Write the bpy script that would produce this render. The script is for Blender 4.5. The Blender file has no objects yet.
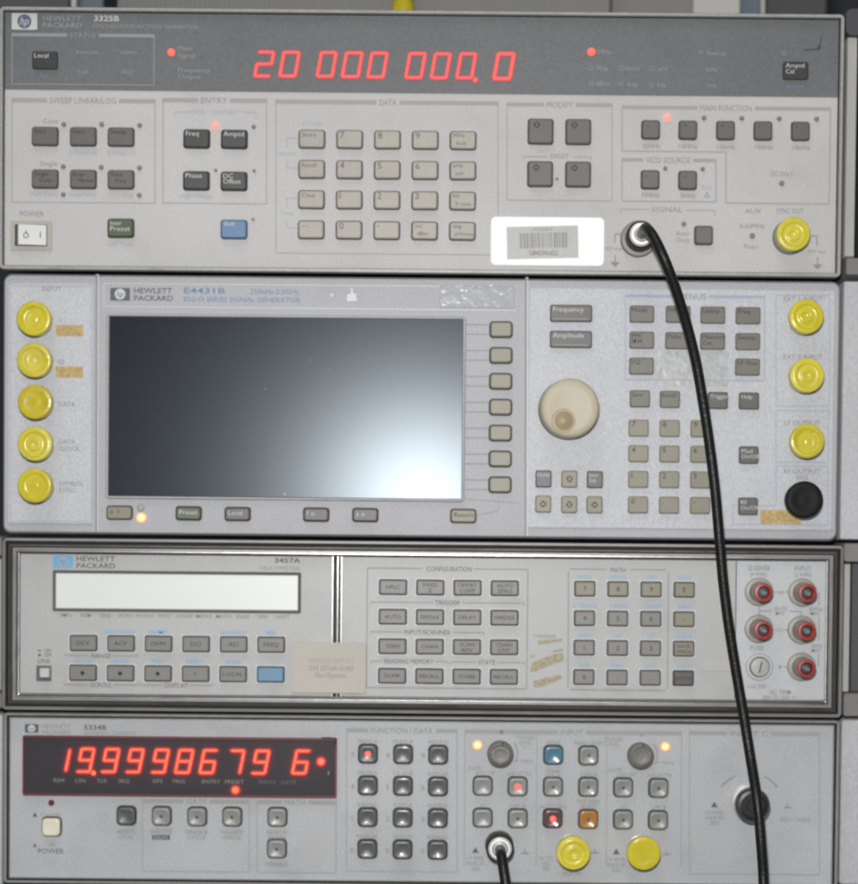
import bpy, bmesh, math, random
from mathutils import Vector, Matrix, Euler
random.seed(7)
C = bpy.context.scene.collection
R = math.radians

# ------------------------------------------------------------------ camera
S = 0.000513                      # metres per photo pixel on the front panels
D = 1.2                           # camera distance
LENS = 98.1
FPX = LENS / 36 * 858
PITCH, ROLL = 2.0, 0.55
FOOT = (440, 550)                 # where the panel normal through the camera meets the panels
SHX = (429 - FOOT[0] ) / 858
SHY = (FOOT[1] + FPX * math.tan(R(PITCH)) - 442) / 858
cam_d = bpy.data.cameras.new('camera')
cam = bpy.data.objects.new('camera', cam_d); C.objects.link(cam)
bpy.context.scene.camera = cam
CAM = Vector((0, -D, 0))
cam.location = CAM
RM = (Euler((R(90 - PITCH), 0, 0)).to_matrix() @ Matrix.Rotation(R(ROLL), 3, 'Z'))
cam.rotation_euler = RM.to_euler()
cam_d.sensor_fit = 'HORIZONTAL'; cam_d.sensor_width = 36; cam_d.lens = LENS
cam_d.shift_x = SHX; cam_d.shift_y = SHY
cam_d.clip_start = 0.05; cam_d.clip_end = 20
cam_d.dof.use_dof = True
cam_d.dof.focus_distance = D - 0.05
cam_d.dof.aperture_fstop = 5.0

def P(px, py, y=0.0):
    """photo pixel -> point on the vertical plane at depth y"""
    v = Vector((((px - 429) / 858 + SHX) * 36 / LENS, ((442 - py) / 858 + SHY) * 36 / LENS, -1.0))
    d = RM @ v
    return CAM + d * ((y - CAM.y) / d.y)

# ------------------------------------------------------------------ world, lamps, exposure
sc = bpy.context.scene
w = bpy.data.worlds.new('World'); sc.world = w; w.use_nodes = True
bg = w.node_tree.nodes['Background']
bg.inputs[0].default_value = (0.93, 0.97, 1.0, 1); bg.inputs[1].default_value = 0.20
def lamp(name, loc, aim, size, energy, col=(1, 1, 1)):
    d = bpy.data.lights.new(name, 'AREA'); d.shape = 'DISK'; d.size = size; d.energy = energy; d.color = col
    o = bpy.data.objects.new(name, d); C.objects.link(o); o.location = loc
    o.rotation_euler = (Vector(aim) - Vector(loc)).to_track_quat('-Z', 'Y').to_euler()
    return o
lamp('flash_lamp', (-0.020, -D + 0.01, 0.10), (0, 0, 0.03), 0.03, 9.9, (1.0, 0.985, 0.985))
lamp('overhead_fill_lamp', (-0.3, -0.9, 1.7), (0, 0, 0.0), 0.9, 7.0, (0.95, 0.98, 1.0))  # unseen fill added overhead for ambience and reflections in the metal
sc.view_settings.view_transform = 'Standard'
sc.view_settings.look = 'None'
sc.view_settings.exposure = 0; sc.view_settings.gamma = 1
sc.render.engine = 'CYCLES'
sc.cycles.filter_width = 2.2
sc.cycles.max_bounces = 6

# ------------------------------------------------------------------ materials
def lin(c):
    c = c / 255
    return c / 12.92 if c <= 0.04045 else ((c + 0.055) / 1.055) ** 2.4
def rgb(r, g, b): return (lin(r), lin(g), lin(b), 1)
MATS = {}
def mat(name, col, rough=0.5, metal=0.0, emit=None, es=0.0, spec=0.5, mottle=0.0, grain=0.0, bump=0.0, scale=900, coat=0.0, alpha=1.0, trans=0.0, sss=0.0, spectint=None, dirt=0.0):
    m = bpy.data.materials.new(name); m.use_nodes = True; MATS[name] = m
    nt = m.node_tree; b = nt.nodes['Principled BSDF']; L = nt.links
    b.inputs['Base Color'].default_value = rgb(*col)
    b.inputs['Roughness'].default_value = rough; b.inputs['Metallic'].default_value = metal
    b.inputs['Specular IOR Level'].default_value = spec
    b.inputs['Coat Weight'].default_value = coat
    b.inputs['Alpha'].default_value = alpha
    b.inputs['Transmission Weight'].default_value = trans
    if spectint: b.inputs['Specular Tint'].default_value = spectint
    if sss:
        b.inputs['Subsurface Weight'].default_value = sss; b.inputs['Subsurface Radius'].default_value = (0.003, 0.002, 0.001)
    if emit:
        b.inputs['Emission Color'].default_value = rgb(*emit); b.inputs['Emission Strength'].default_value = es
    tc = nt.nodes.new('ShaderNodeNewGeometry')
    cur = None
    def noise(sc_, det, off=0):
        mp = nt.nodes.new('ShaderNodeMapping'); mp.inputs['Location'].default_value = (off, off * 1.7, off * .6)
        L.new(tc.outputs['Position'], mp.inputs['Vector'])
        n = nt.nodes.new('ShaderNodeTexNoise'); n.inputs['Scale'].default_value = sc_; n.inputs['Detail'].default_value = det
        L.new(mp.outputs[0], n.inputs['Vector']); return n
    def hsv_mul(src, fac_node, lo, hi, a=0.3, bb=0.7):
        mr = nt.nodes.new('ShaderNodeMapRange'); L.new(fac_node.outputs['Fac'], mr.inputs['Value'])
        mr.inputs['From Min'].default_value = a; mr.inputs['From Max'].default_value = bb
        mr.inputs['To Min'].default_value = lo; mr.inputs['To Max'].default_value = hi
        mx = nt.nodes.new('ShaderNodeVectorMath'); mx.operation = 'SCALE'
        if src is None: mx.inputs[0].default_value = rgb(*col)[:3]
        else: L.new(src, mx.inputs[0])
        L.new(mr.outputs[0], mx.inputs['Scale']); return mx.outputs[0]
    if mottle: cur = hsv_mul(cur, noise(14, 4, random.random() * 9), 1 - mottle, 1 + mottle)
    if dirt: cur = hsv_mul(cur, noise(45, 6, random.random() * 9), 1 - dirt, 1, 0.32, 0.46)
    if grain: cur = hsv_mul(cur, noise(scale, 2), 1 - grain, 1 + grain)
    if cur is not None: L.new(cur, b.inputs['Base Color'])
    if bump:
        n = noise(scale, 2, 3)
        bp = nt.nodes.new('ShaderNodeBump'); bp.inputs['Strength'].default_value = bump; bp.inputs['Distance'].default_value = 0.0003
        L.new(n.outputs['Fac'], bp.inputs['Height']); L.new(bp.outputs[0], b.inputs['Normal'])
    return m
P1 = mat('warm_grey_panel_paint', (190, 188, 185), 0.55, mottle=.06, grain=.10, bump=.25, scale=1100, dirt=.05)
P1D = mat('smoked_band_plastic', (101, 102, 103), 0.5, mottle=.06, grain=.13, bump=.1, scale=900, dirt=.06)
P2 = mat('cool_grey_moulding', (171, 171, 174), 0.5, mottle=.03, grain=.13, bump=.25, scale=1100, dirt=.04)
P2L = mat('pale_blue_grey_panel', (190, 191, 195), 0.5, mottle=.03, grain=.13, bump=.2, scale=1200, dirt=.03)
P3 = mat('satin_grey_panel', (176, 176, 175), 0.45, mottle=.03, grain=.11, bump=.15, scale=1200, dirt=.06)
P3L = mat('terminal_panel_paint', (188, 191, 192), 0.45, mottle=.03, grain=.05, bump=.15, dirt=.04)
P4 = mat('mid_grey_panel_paint', (176, 177, 178), 0.48, mottle=.075, grain=.13, bump=.2, scale=1100, dirt=.08)
BEZ1 = mat('worn_bezel_paint', (135, 135, 133), 0.4, mottle=.07, grain=.12, bump=.2, dirt=.2)
BEZE = mat('rubbed_bezel_edge', (158, 158, 152), 0.35, grain=.15, dirt=.2)
ALU = mat('brushed_aluminium_trim', (150, 150, 147), 0.28, 1.0, mottle=.12, grain=.12, dirt=.25, bump=.1)
ALUD = mat('dark_anodised_trim', (142, 141, 138), 0.4, .35, mottle=.1, dirt=.2, bump=.1)
CHROME = mat('bright_nickel', (205, 203, 198), 0.16, 1.0, dirt=.15)
BLACK = mat('black_rubber', (15, 15, 15), 0.38, spec=.45, grain=.2)
JACKET = mat('black_cable_jacket', (17, 16, 15), 0.42, spec=.4, mottle=.3, bump=.8, scale=650)
GAP = mat('dark_gap', (22, 22, 23), 0.8)
WELL = mat('shadowed_key_well', (58, 57, 54), 0.7)  # shade in the gaps around keys put into the colour
WELLD = mat('dark_recess_shade', (26, 26, 26), 0.6)
KGREY = mat('grey_key_plastic', (94, 93, 89), 0.42, mottle=.05, grain=.06)
KDARK = mat('charcoal_key_plastic', (48, 48, 48), 0.4, mottle=.05, grain=.08)
KBEIGE = mat('beige_key_plastic', (166, 161, 149), 0.42, mottle=.05, grain=.06, dirt=.05)
KBLUE = mat('blue_key_plastic', (84, 124, 162), 0.42, mottle=.05)
KGREEN = mat('olive_green_key_plastic', (64, 80, 48), 0.42, mottle=.06)
KOLIVE = mat('taupe_key_plastic', (104, 101, 90), 0.42, mottle=.06, grain=.06)
KTAN = mat('khaki_key_plastic', (128, 123, 103), 0.42, mottle=.06, grain=.06)
KTAU = mat('dark_taupe_key_plastic', (80, 78, 73), 0.42, mottle=.06, grain=.06)
K3 = mat('putty_key_plastic', (120, 118, 111), 0.42, mottle=.05, grain=.06)
K3B = mat('sky_blue_key_plastic', (88, 130, 158), 0.42, mottle=.05)
K4 = mat('glossy_grey_key_plastic', (138, 138, 133), 0.34, mottle=.05, coat=.15)
K4D = mat('glossy_dark_key_plastic', (88, 88, 86), 0.34, mottle=.05, coat=.15)
K4B = mat('glossy_blue_key_plastic', (82, 122, 144), 0.22, coat=.4)
K4O = mat('glossy_amber_key_plastic', (172, 120, 60), 0.22, coat=.4)
K4R = mat('glossy_plum_key_plastic', (96, 70, 72), 0.22, coat=.4)
K4C = mat('cream_key_plastic', (226, 220, 196), 0.3)
RING3 = mat('light_key_surround', (205, 207, 206), 0.4)
INK = mat('grey_ink', (140, 140, 138), 0.6)
INKD = mat('dark_grey_ink', (92, 92, 92), 0.6)
INKL = mat('pale_grey_ink', (160, 160, 157), 0.6)
INKW = mat('off_white_ink', (196, 196, 192), 0.5)
INKWD = mat('faded_white_ink', (142, 143, 143), 0.5)
INKB = mat('faded_blue_ink', (160, 172, 188), 0.6)
INKBD = mat('blue_ink', (104, 136, 172), 0.6)
INK3B = mat('cyan_blue_ink', (112, 172, 212), 0.6)
INKK = mat('black_ink', (24, 24, 24), 0.6)
SMUDGE_EDGE = mat('smudge_and_lit_edge', (200, 201, 202), 0.4)
SMUDGE4 = mat('rubbed_patch', (174, 174, 174), 0.5, mottle=.08)
TAPE = mat('clear_tape_strip', (176, 178, 182), 0.12, coat=1.0, bump=.5, scale=220)
GOO = mat('old_tape_residue', (174, 175, 175), 0.3, mottle=.1, bump=.5, scale=300, grain=.12)
TAN = mat('tan_paper_label', (190, 160, 100), 0.6, grain=.22, scale=600, mottle=.1)
RESID = mat('brown_glue_residue', (158, 148, 116), 0.5, grain=.25, scale=700)
BEIGE = mat('cream_paper_label', (190, 184, 172), 0.6, mottle=.05, grain=.05, dirt=.04)
WHITE = mat('bright_white_sticker', (255, 255, 255), 0.5)
GREYLAB = mat('silver_foil_label', (176, 176, 170), 0.4, grain=.06, mottle=.06)
YEL = mat('yellow_plastic_cap', (205, 191, 50), 0.22, spec=.4, mottle=.09, sss=.1, bump=.9, scale=150, grain=.06)
YEL2 = mat('dusty_yellow_cap', (210, 197, 66), 0.26, spec=.4, mottle=.12, sss=.1, bump=1, scale=150, grain=.08)
YEL3 = mat('deep_yellow_cap', (190, 172, 34), 0.24, spec=.4, mottle=.12, sss=.1, bump=.9, scale=150, grain=.13)
BASEG = mat('grey_connector_base', (128, 128, 124), 0.45, mottle=.05)
TERM = mat('olive_grey_terminal_base', (150, 147, 136), 0.42, mottle=.06)
REDP = mat('red_terminal_plastic', (152, 44, 40), 0.3, mottle=.08)
KNOBC = mat('ivory_knob_plastic', (190, 181, 157), 0.5, mottle=.07, dirt=.06, grain=.05)
KNOBD = mat('shaded_dimple_tan', (158, 143, 106), 0.4)  # shading of the dimple put into a darker tan
KNOBG = mat('grey_rubber_knob', (116, 112, 104), 0.45)
LCD = mat('dark_lcd_glass', (27, 30, 33), 0.235, spec=.29, grain=.25, scale=1100, spectint=(.80, .92, 1, 1), dirt=.1)
LCDF = mat('display_surround_grey', (150, 152, 152), 0.5)
VFD = mat('pale_display_window', (222, 225, 219), 0.35, mottle=.02)
WIN = mat('smoked_red_window', (44, 40, 46), 0.25, mottle=.12, grain=.12, scale=700)
WINR = mat('dark_red_window_edge', (112, 34, 44), 0.4)
SEG1 = mat('red_segment_glow', (150, 60, 60), .5, emit=(205, 18, 24), es=0.75)  # outer stroke: halo around the lit segment painted as dim red
SEG2 = mat('lit_red_segment', (190, 80, 80), .5, emit=(255, 66, 60), es=1.1)
SEG3 = mat('orange_red_segment_glow', (120, 20, 20), .5, emit=(225, 14, 16), es=1.3)  # painted halo stroke for the bottom display
SEG4 = mat('lit_orange_red_segment', (200, 80, 60), .5, emit=(255, 98, 60), es=3.2)
LEDR = mat('lit_red_lamp', (230, 90, 80), .3, emit=(255, 84, 66), es=1.4)
LEDP = mat('lit_pink_lamp', (240, 150, 140), .3, emit=(255, 116, 100), es=1)
LEDO = mat('lit_amber_lamp', (250, 220, 180), .3, emit=(255, 190, 105), es=1.9)
LEDHALO = mat('amber_glare_halo', (232, 176, 130), .3, emit=(250, 140, 70), es=.6)  # glare around a lit lamp painted as a glowing ring
LEDOFF = mat('unlit_lamp_lens', (134, 132, 130), .3)
LEDOFF2 = mat('unlit_red_lamp_lens', (112, 24, 42), .3)
BACK = mat('dark_room_wall', (44, 44, 46), .8)
CASE = mat('grey_case_paint', (120, 119, 115), .5, mottle=.06, grain=.1)
CASED = mat('dark_case_paint', (66, 66, 68), .5, mottle=.1, grain=.1)
CASEB = mat('blue_grey_case_paint', (92, 106, 118), .5)
CASEL = mat('light_case_paint', (178, 176, 170), .5, mottle=.05, grain=.05)
BLACKCAP = mat('matte_black_cap', (17, 17, 17), .5, spec=.18)
BADGE = mat('navy_badge_disc', (86, 92, 118), .5)
STEEL = mat('satin_plated_brass', (226, 224, 218), 0.42, .35, spec=.8, dirt=.1)
NEIL = mat('neighbour_pale_panel', (186, 186, 187), .5, mottle=.04, grain=.11, bump=.2)
GLINT = mat('painted_glint', (240, 240, 240), .5)
CRACK = mat('dark_scratch', (60, 60, 60), .6)

# thin hazy acrylic sheet that stands in front of the bottom display and scatters its light
HAZE = bpy.data.materials.new('hazy_acrylic_cover'); HAZE.use_nodes = True
_n = HAZE.node_tree; _n.nodes.remove(_n.nodes['Principled BSDF'])
_t = _n.nodes.new('ShaderNodeBsdfTransparent'); _t.inputs[0].default_value = (.96, .96, .96, 1)
_d = _n.nodes.new('ShaderNodeBsdfDiffuse'); _d.inputs[0].default_value = (.13, .125, .135, 1)
_l = _n.nodes.new('ShaderNodeBsdfTranslucent'); _l.inputs[0].default_value = (.85, .8, .8, 1)
_m1 = _n.nodes.new('ShaderNodeMixShader'); _m1.inputs[0].default_value = .35; _m2 = _n.nodes.new('ShaderNodeMixShader'); _m2.inputs[0].default_value = .42
_n.links.new(_d.outputs[0], _m1.inputs[1]); _n.links.new(_l.outputs[0], _m1.inputs[2])
_n.links.new(_t.outputs[0], _m2.inputs[1]); _n.links.new(_m1.outputs[0], _m2.inputs[2]); _n.links.new(_m2.outputs[0], _n.nodes['Material Output'].inputs['Surface'])

# ------------------------------------------------------------------ mesh builder
_tc = {}
def textmesh(s, bold=0.0):
    k = (s, bold)
    if k not in _tc:
        cu = bpy.data.curves.new('t', 'FONT'); cu.body = s; cu.size = 1; cu.resolution_u = 2; cu.offset = bold
        o = bpy.data.objects.new('t', cu)
        me = bpy.data.meshes.new_from_object(o)
        vs = [(v.co.x, v.co.y) for v in me.vertices]; fs = [tuple(p.vertices) for p in me.polygons]
        bpy.data.objects.remove(o); bpy.data.curves.remove(cu); bpy.data.meshes.remove(me)
        _tc[k] = (vs, fs)
    return _tc[k]
CAPH = max(v[1] for v in textmesh('H')[0])

def rr(cx, cz, w, h, r, n=4):
    """rounded rectangle loop, counterclockwise seen from the front"""
    r = max(min(r, w / 2 - 1e-6, h / 2 - 1e-6), 1e-6); out = []
    for sx, sz, a0 in ((1, 1, 0), (-1, 1, 90), (-1, -1, 180), (1, -1, 270)):
        for i in range(n + 1):
            a = R(a0 + 90 * i / n)
            out.append((cx + sx * (w / 2 - r) + r * math.cos(a), cz + sz * (h / 2 - r) + r * math.sin(a)))
    return out
def circ(cx, cz, r, n=40):
    return [(cx + r * math.cos(2 * math.pi * i / n), cz + r * math.sin(2 * math.pi * i / n)) for i in range(n)]

class MB:
    def __init__(s): s.v = []; s.f = []; s.m = []; s.fl = []; s.mats = []; s.k = 0
    def mi(s, m):
        if m not in s.mats: s.mats.append(m)
        return s.mats.index(m)
    def add(s, vs, fs, m, flat=False):
        b = len(s.v); s.v += [tuple(v) for v in vs]; i = s.mi(m)
        for f in fs: s.f.append([b + q for q in f]); s.m.append(i); s.fl.append(flat)
    def loft(s, loops, m, cap=True, capm=None):
        """loops: list of (points2d, y)"""
        vs = []; fs = []; n = len(loops[0][0])
        for pts, y in loops: vs += [(x, y, z) for x, z in pts]
        for a in range(len(loops) - 1):
            mm = m[a] if isinstance(m, list) else m
            s.add([(x, loops[a][1], z) for x, z in loops[a][0]] + [(x, loops[a + 1][1], z) for x, z in loops[a + 1][0]],
                  [(i, (i + 1) % n, n + (i + 1) % n, n + i) for i in range(n)], mm)
        if cap:
            pts, y = loops[-1]
            s.add([(x, y, z) for x, z in pts], [list(range(n))], capm or (m[-1] if isinstance(m, list) else m), True)
    def poly(s, pts, y, m):
        s.k += 1; y = y - (s.k % 12) * 0.000012
        s.add([(x, y, z) for x, z in pts], [list(range(len(pts)))], m)
    def rect(s, x0, z0, x1, z1, y, m): s.poly([(x0, z0), (x1, z0), (x1, z1), (x0, z1)], y, m)
    def line(s, x0, z0, x1, z1, w, y, m):
        dx, dz = x1 - x0, z1 - z0; l = math.hypot(dx, dz) or 1; nx, nz = -dz / l * w / 2, dx / l * w / 2
        s.poly([(x0 - nx, z0 - nz), (x1 - nx, z1 - nz), (x1 + nx, z1 + nz), (x0 + nx, z0 + nz)], y, m)
    def box(s, x0, x1, y0, y1, z0, z1, m):
        vs = [(x, y, z) for x in (x0, x1) for y in (y0, y1) for z in (z0, z1)]
        s.add(vs, [(0, 1, 3, 2), (4, 6, 7, 5), (0, 4, 5, 1), (2, 3, 7, 6), (0, 2, 6, 4), (1, 5, 7, 3)], m)
    def lathe(s, cx, cz, prof, m, n=40, cap=True):
        """prof: list of (radius, y) from the panel outwards; m may be a list per band"""
        s.loft([(circ(cx, cz, max(r, 1e-5), n), y) for r, y in prof], m, cap=cap)
    def text(s, t, x, z, y, h, m, align='C', width=None, stretch=1.0, slant=0.0, bold=0.0):
        vs, fs = textmesh(t, bold)
        if not vs: return
        k = h / CAPH; x0 = min(v[0] for v in vs); x1 = max(v[0] for v in vs); w0 = (x1 - x0) or 1
        kx = width / w0 if width else k * stretch
        ww = w0 * kx; ox = {'C': -ww / 2, 'L': 0, 'R': -ww}[align]
        s.k += 1; yy = y - (s.k % 12) * 0.000012
        s.add([(x + ox + (vx - x0) * kx + slant * (vz * k), yy, z - h / 2 + vz * k) for vx, vz in vs], fs, m)
    def build(s, name, parent=None, org=None, sharp=38):
        if org is None:
            xs = [v[0] for v in s.v]; ys = [v[1] for v in s.v]; zs = [v[2] for v in s.v]
            org = Vector(((min(xs) + max(xs)) / 2, max(ys), (min(zs) + max(zs)) / 2))
        org = Vector(org)
        me = bpy.data.meshes.new(name)
        me.from_pydata([(v[0] - org.x, v[1] - org.y, v[2] - org.z) for v in s.v], [], s.f)
        for m in s.mats: me.materials.append(m)
        me.polygons.foreach_set('material_index', s.m)
        fa = me.attributes.new('flatface', 'BOOLEAN', 'FACE'); fa.data.foreach_set('value', s.fl)
        bm = bmesh.new(); bm.from_mesh(me)
        bmesh.ops.remove_doubles(bm, verts=bm.verts, dist=2e-6)
        bmesh.ops.recalc_face_normals(bm, faces=bm.faces)
        bm.to_mesh(me); bm.free()
        me.shade_smooth(); me.set_sharp_from_angle(angle=R(sharp))
        fl = [d.value for d in me.attributes['flatface'].data]
        ed = {tuple(sorted(e.vertices)): e for e in me.edges}
        for pl_ in me.polygons:
            if fl[pl_.index] and len(pl_.vertices) > 3:
                for ek in pl_.edge_keys: ed[tuple(sorted(ek))].use_edge_sharp = True
        me.attributes.remove(me.attributes['flatface'])
        o = bpy.data.objects.new(name, me); C.objects.link(o)
        put(o, org, parent); return o
WORLD = {}
def put(o, org, parent):
    WORLD[o] = Vector(org)
    if parent is not None: o.parent = parent; o.location = Vector(org) - WORLD[parent]
    else: o.location = org
def tag(o, label, cat=None, group=None, kind=None):
    if label: o['label'] = label
    if cat: o['category'] = cat
    if group: o['group'] = group
    if kind: o['kind'] = kind
    return o
def thing(name, org, label, cat, group=None):
    o = bpy.data.objects.new(name, None); C.objects.link(o); o.empty_display_size = .02
    put(o, org, None); return tag(o, label, cat, group)

SL = 0.0088                                        # photo slope of the horizontals
def rl(l, t, r, b, y=0.0):
    """photo rectangle (top and bottom read at its left edge) -> x0, z0, x1, z1"""
    m = (t + b) / 2
    return P(l, m, y).x, P(l, b, y).z, P(r, m, y).x, P(l, t, y).z
MM = 0.001

class Unit:
    """one instrument; collects lettering, then adds keys, lamps, connectors as parts"""
    def __init__(s, name, label, cat, rect):
        s.x0, s.z0, s.x1, s.z1 = rl(*rect)
        s.root = thing(name, ((s.x0 + s.x1) / 2, 0.0, s.z0), label, cat)
        s.ink = MB()
        s.face = -0.0001
    def T(s, t, px, py, h, m=None, align='C', w=None, stretch=1.15, slant=0, bold=0.0, y=None):
        p = P(px, py, s.face)
        s.ink.text(t, p.x, p.z, (s.face if y is None else y) - .00006, h * S, m or INK, align, w * S if w else None, stretch, slant, bold)
    def L(s, x0, y0, x1, y1, w=1.0, m=None, y=None):
        a = P(x0, y0, s.face); b = P(x1, y1, s.face)
        s.ink.line(a.x, a.z, b.x, b.z, w * S, (s.face if y is None else y) - .00004, m or INKL)
    def box(s, l, t, r, b, w=1.0, m=None, title=None, tx=None, tw=None, bar=4.0, barm=None, th=5.5, tm=None, sides=True):
        m = m or INKL; k = SL
        if bar and title is None: tx = None
        if title:
            tx = tx or (l + r) / 2; tw = tw or 40
            ty = t + bar / 2 + k * (tx - l)
            s.T(title, tx, ty, th, tm or INK, w=tw)
            for a, c in ((l, tx - tw / 2 - 3), (tx + tw / 2 + 3, r)):
                if c > a + 2: s.L(a, t + bar / 2 + k * (a - l), c, t + bar / 2 + k * (c - l), bar, barm or m)
        else: s.L(l, t, r, t + k * (r - l), w, m)
        if sides:
            s.L(l, t, l, b, w, m); s.L(r, t + k * (r - l), r, b + k * (r - l), w, m); s.L(l, b, r, b + k * (r - l), w, m)
    def finish(s): return s.ink.build('printed_markings', s.root)

def chassis(U, inset=3, depth=.42, y0=.004, m=None):
    b = MB(); i = inset * S
    b.box(U.x0 + i, U.x1 - i, y0, depth, U.z0 + i, U.z1 - i, m or CASE); b.build('chassis', U.root)

def ringframe(rect, prof, m, r0=3, n=4, back=None):
    """sweep a profile [(inset px, y mm)] around a rounded rectangle"""
    x0, z0, x1, z1 = rect; cx, cz, w, h = (x0 + x1) / 2, (z0 + z1) / 2, x1 - x0, z1 - z0
    b = MB()
    b.loft([(rr(cx, cz, w - 2 * i * S, h - 2 * i * S, max(r0 - i, .3) * S, n), y * MM) for i, y in prof], m, cap=False)
    return b

def key(U, px, py, w, h, m, legend=(), hgt=2.6, r=2.2, well=None, grow=1.0, ring=None, dish=0.0, name='key', bev=1.2, lit=None, label=None):
    """a push button with a dark plate painted as its shaded gap, an optional light surround, a legend and a lamp window"""
    y = -hgt * MM; p = P(px, py, y); f = -.0001
    b = MB(); sc_ = S * (1 - hgt * MM / D)
    W, H = w * sc_, h * sc_
    if ring:
        rm, rg = ring
        b.loft([(rr(p.x, p.z, W + 2 * rg * S, H + 2 * rg * S, (r + .3) * S), f), (rr(p.x, p.z, W + 2 * rg * S - .5 * S, H + 2 * rg * S - .5 * S, r * S), f - .0007)], rm)
        f -= .0007
    if well is None: well = WELL
    b.loft([(rr(p.x, p.z, W + 2 * grow * S, H + 2 * grow * S, (r + grow) * S), f), (rr(p.x, p.z, W + 2 * grow * S, H + 2 * grow * S, (r + grow) * S), f - .00012)], well)
    bv = bev * S
    base = [(rr(p.x, p.z, W, H, r * S), f - .0001), (rr(p.x, p.z, W, H, r * S), y + bv * .8),
            (rr(p.x, p.z, W - bv * .6, H - bv * .6, r * S), y + bv * .25), (rr(p.x, p.z, W - bv * 2, H - bv * 2, max(r - .6, .8) * S), y)]
    if dish:
        ins = bv * 2
        rings = [1, .92, .84, .75, .66, .57, .48, .39, .3, .2, .1, .03]
        loops = base[:3] + [(rr(p.x, p.z, (W - ins) * q, (H - ins) * q, (r - .6) * S * q + (H * q / 2 - (r - .6) * S * q) * (1 - q) ** .7), y + dish * MM * (1 - q * q)) for q in rings]
        b.loft(loops, m)
    else: b.loft(base, m)
    for t, dx, dy, th, lm, *al in legend:
        b.text(t, p.x + dx * S, p.z - dy * S, y - .00005, th * S, lm, al[0] if al else 'L', stretch=1.1)
    o = b.build(name, U.root)
    o.rotation_euler.y = R(random.uniform(-.6, .6))
    if label: o['label'] = label
    if lit:
        lm, lx, ly, lr = lit
        q = MB(); yy = y + dish * MM * .9
        q.lathe(p.x + lx * S, p.z - ly * S, [(lr * S, yy), (lr * S * .9, yy - .0003), (lr * S * .5, yy - .0006)], lm, 20)
        q.build('indicator_lamp', o)
    return o

def arrow(b, x, z, y, s_, m, rot):
    """outlined diamond arrow seen on the cursor keys"""
    pts = [(0, 1), (1, 0), (.45, 0), (.45, -.8), (-.45, -.8), (-.45, 0), (-1, 0)]
    a = R(rot); pts = [(u * math.cos(a) - v * math.sin(a), u * math.sin(a) + v * math.cos(a)) for u, v in pts]
    n = len(pts)
    for i in range(n):
        u, v = pts[i]; u2, v2 = pts[(i + 1) % n]
        b.line(x + u * s_, z + v * s_, x + u2 * s_, z + v2 * s_, .9 * S, y, m)

def arrowkey(U, px, py, w, h, m, rot, off=(0, 0), sz=3.2, **kw):
    o = key(U, px, py, w, h, m, **kw)
    b = MB(); hgt = kw.get('hgt', 2.6); p = P(px, py, -hgt * MM)
    arrow(b, p.x + off[0] * S, p.z - off[1] * S, -hgt * MM - .00006, sz * S, INKK, rot)
    b.build('arrow_symbol', o); return o

def led(U, px, py, r=2.2, m=None, h=1.4, label=None, halo=None):
    p = P(px, py, -h * MM); b = MB()
    if halo: b.lathe(p.x, p.z, [(halo[1] * S, -.0001), (halo[1] * S, -.0005)], halo[0], 24)
    b.lathe(p.x, p.z, [(r * S, -.0001), (r * S, -h * .5 * MM), (r * .8 * S, -h * .85 * MM), (r * .4 * S, -h * MM)], m or LEDOFF, 20)
    o = b.build('indicator_lamp', U.root, sharp=60)
    if label: o['label'] = label
    return o

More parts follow.
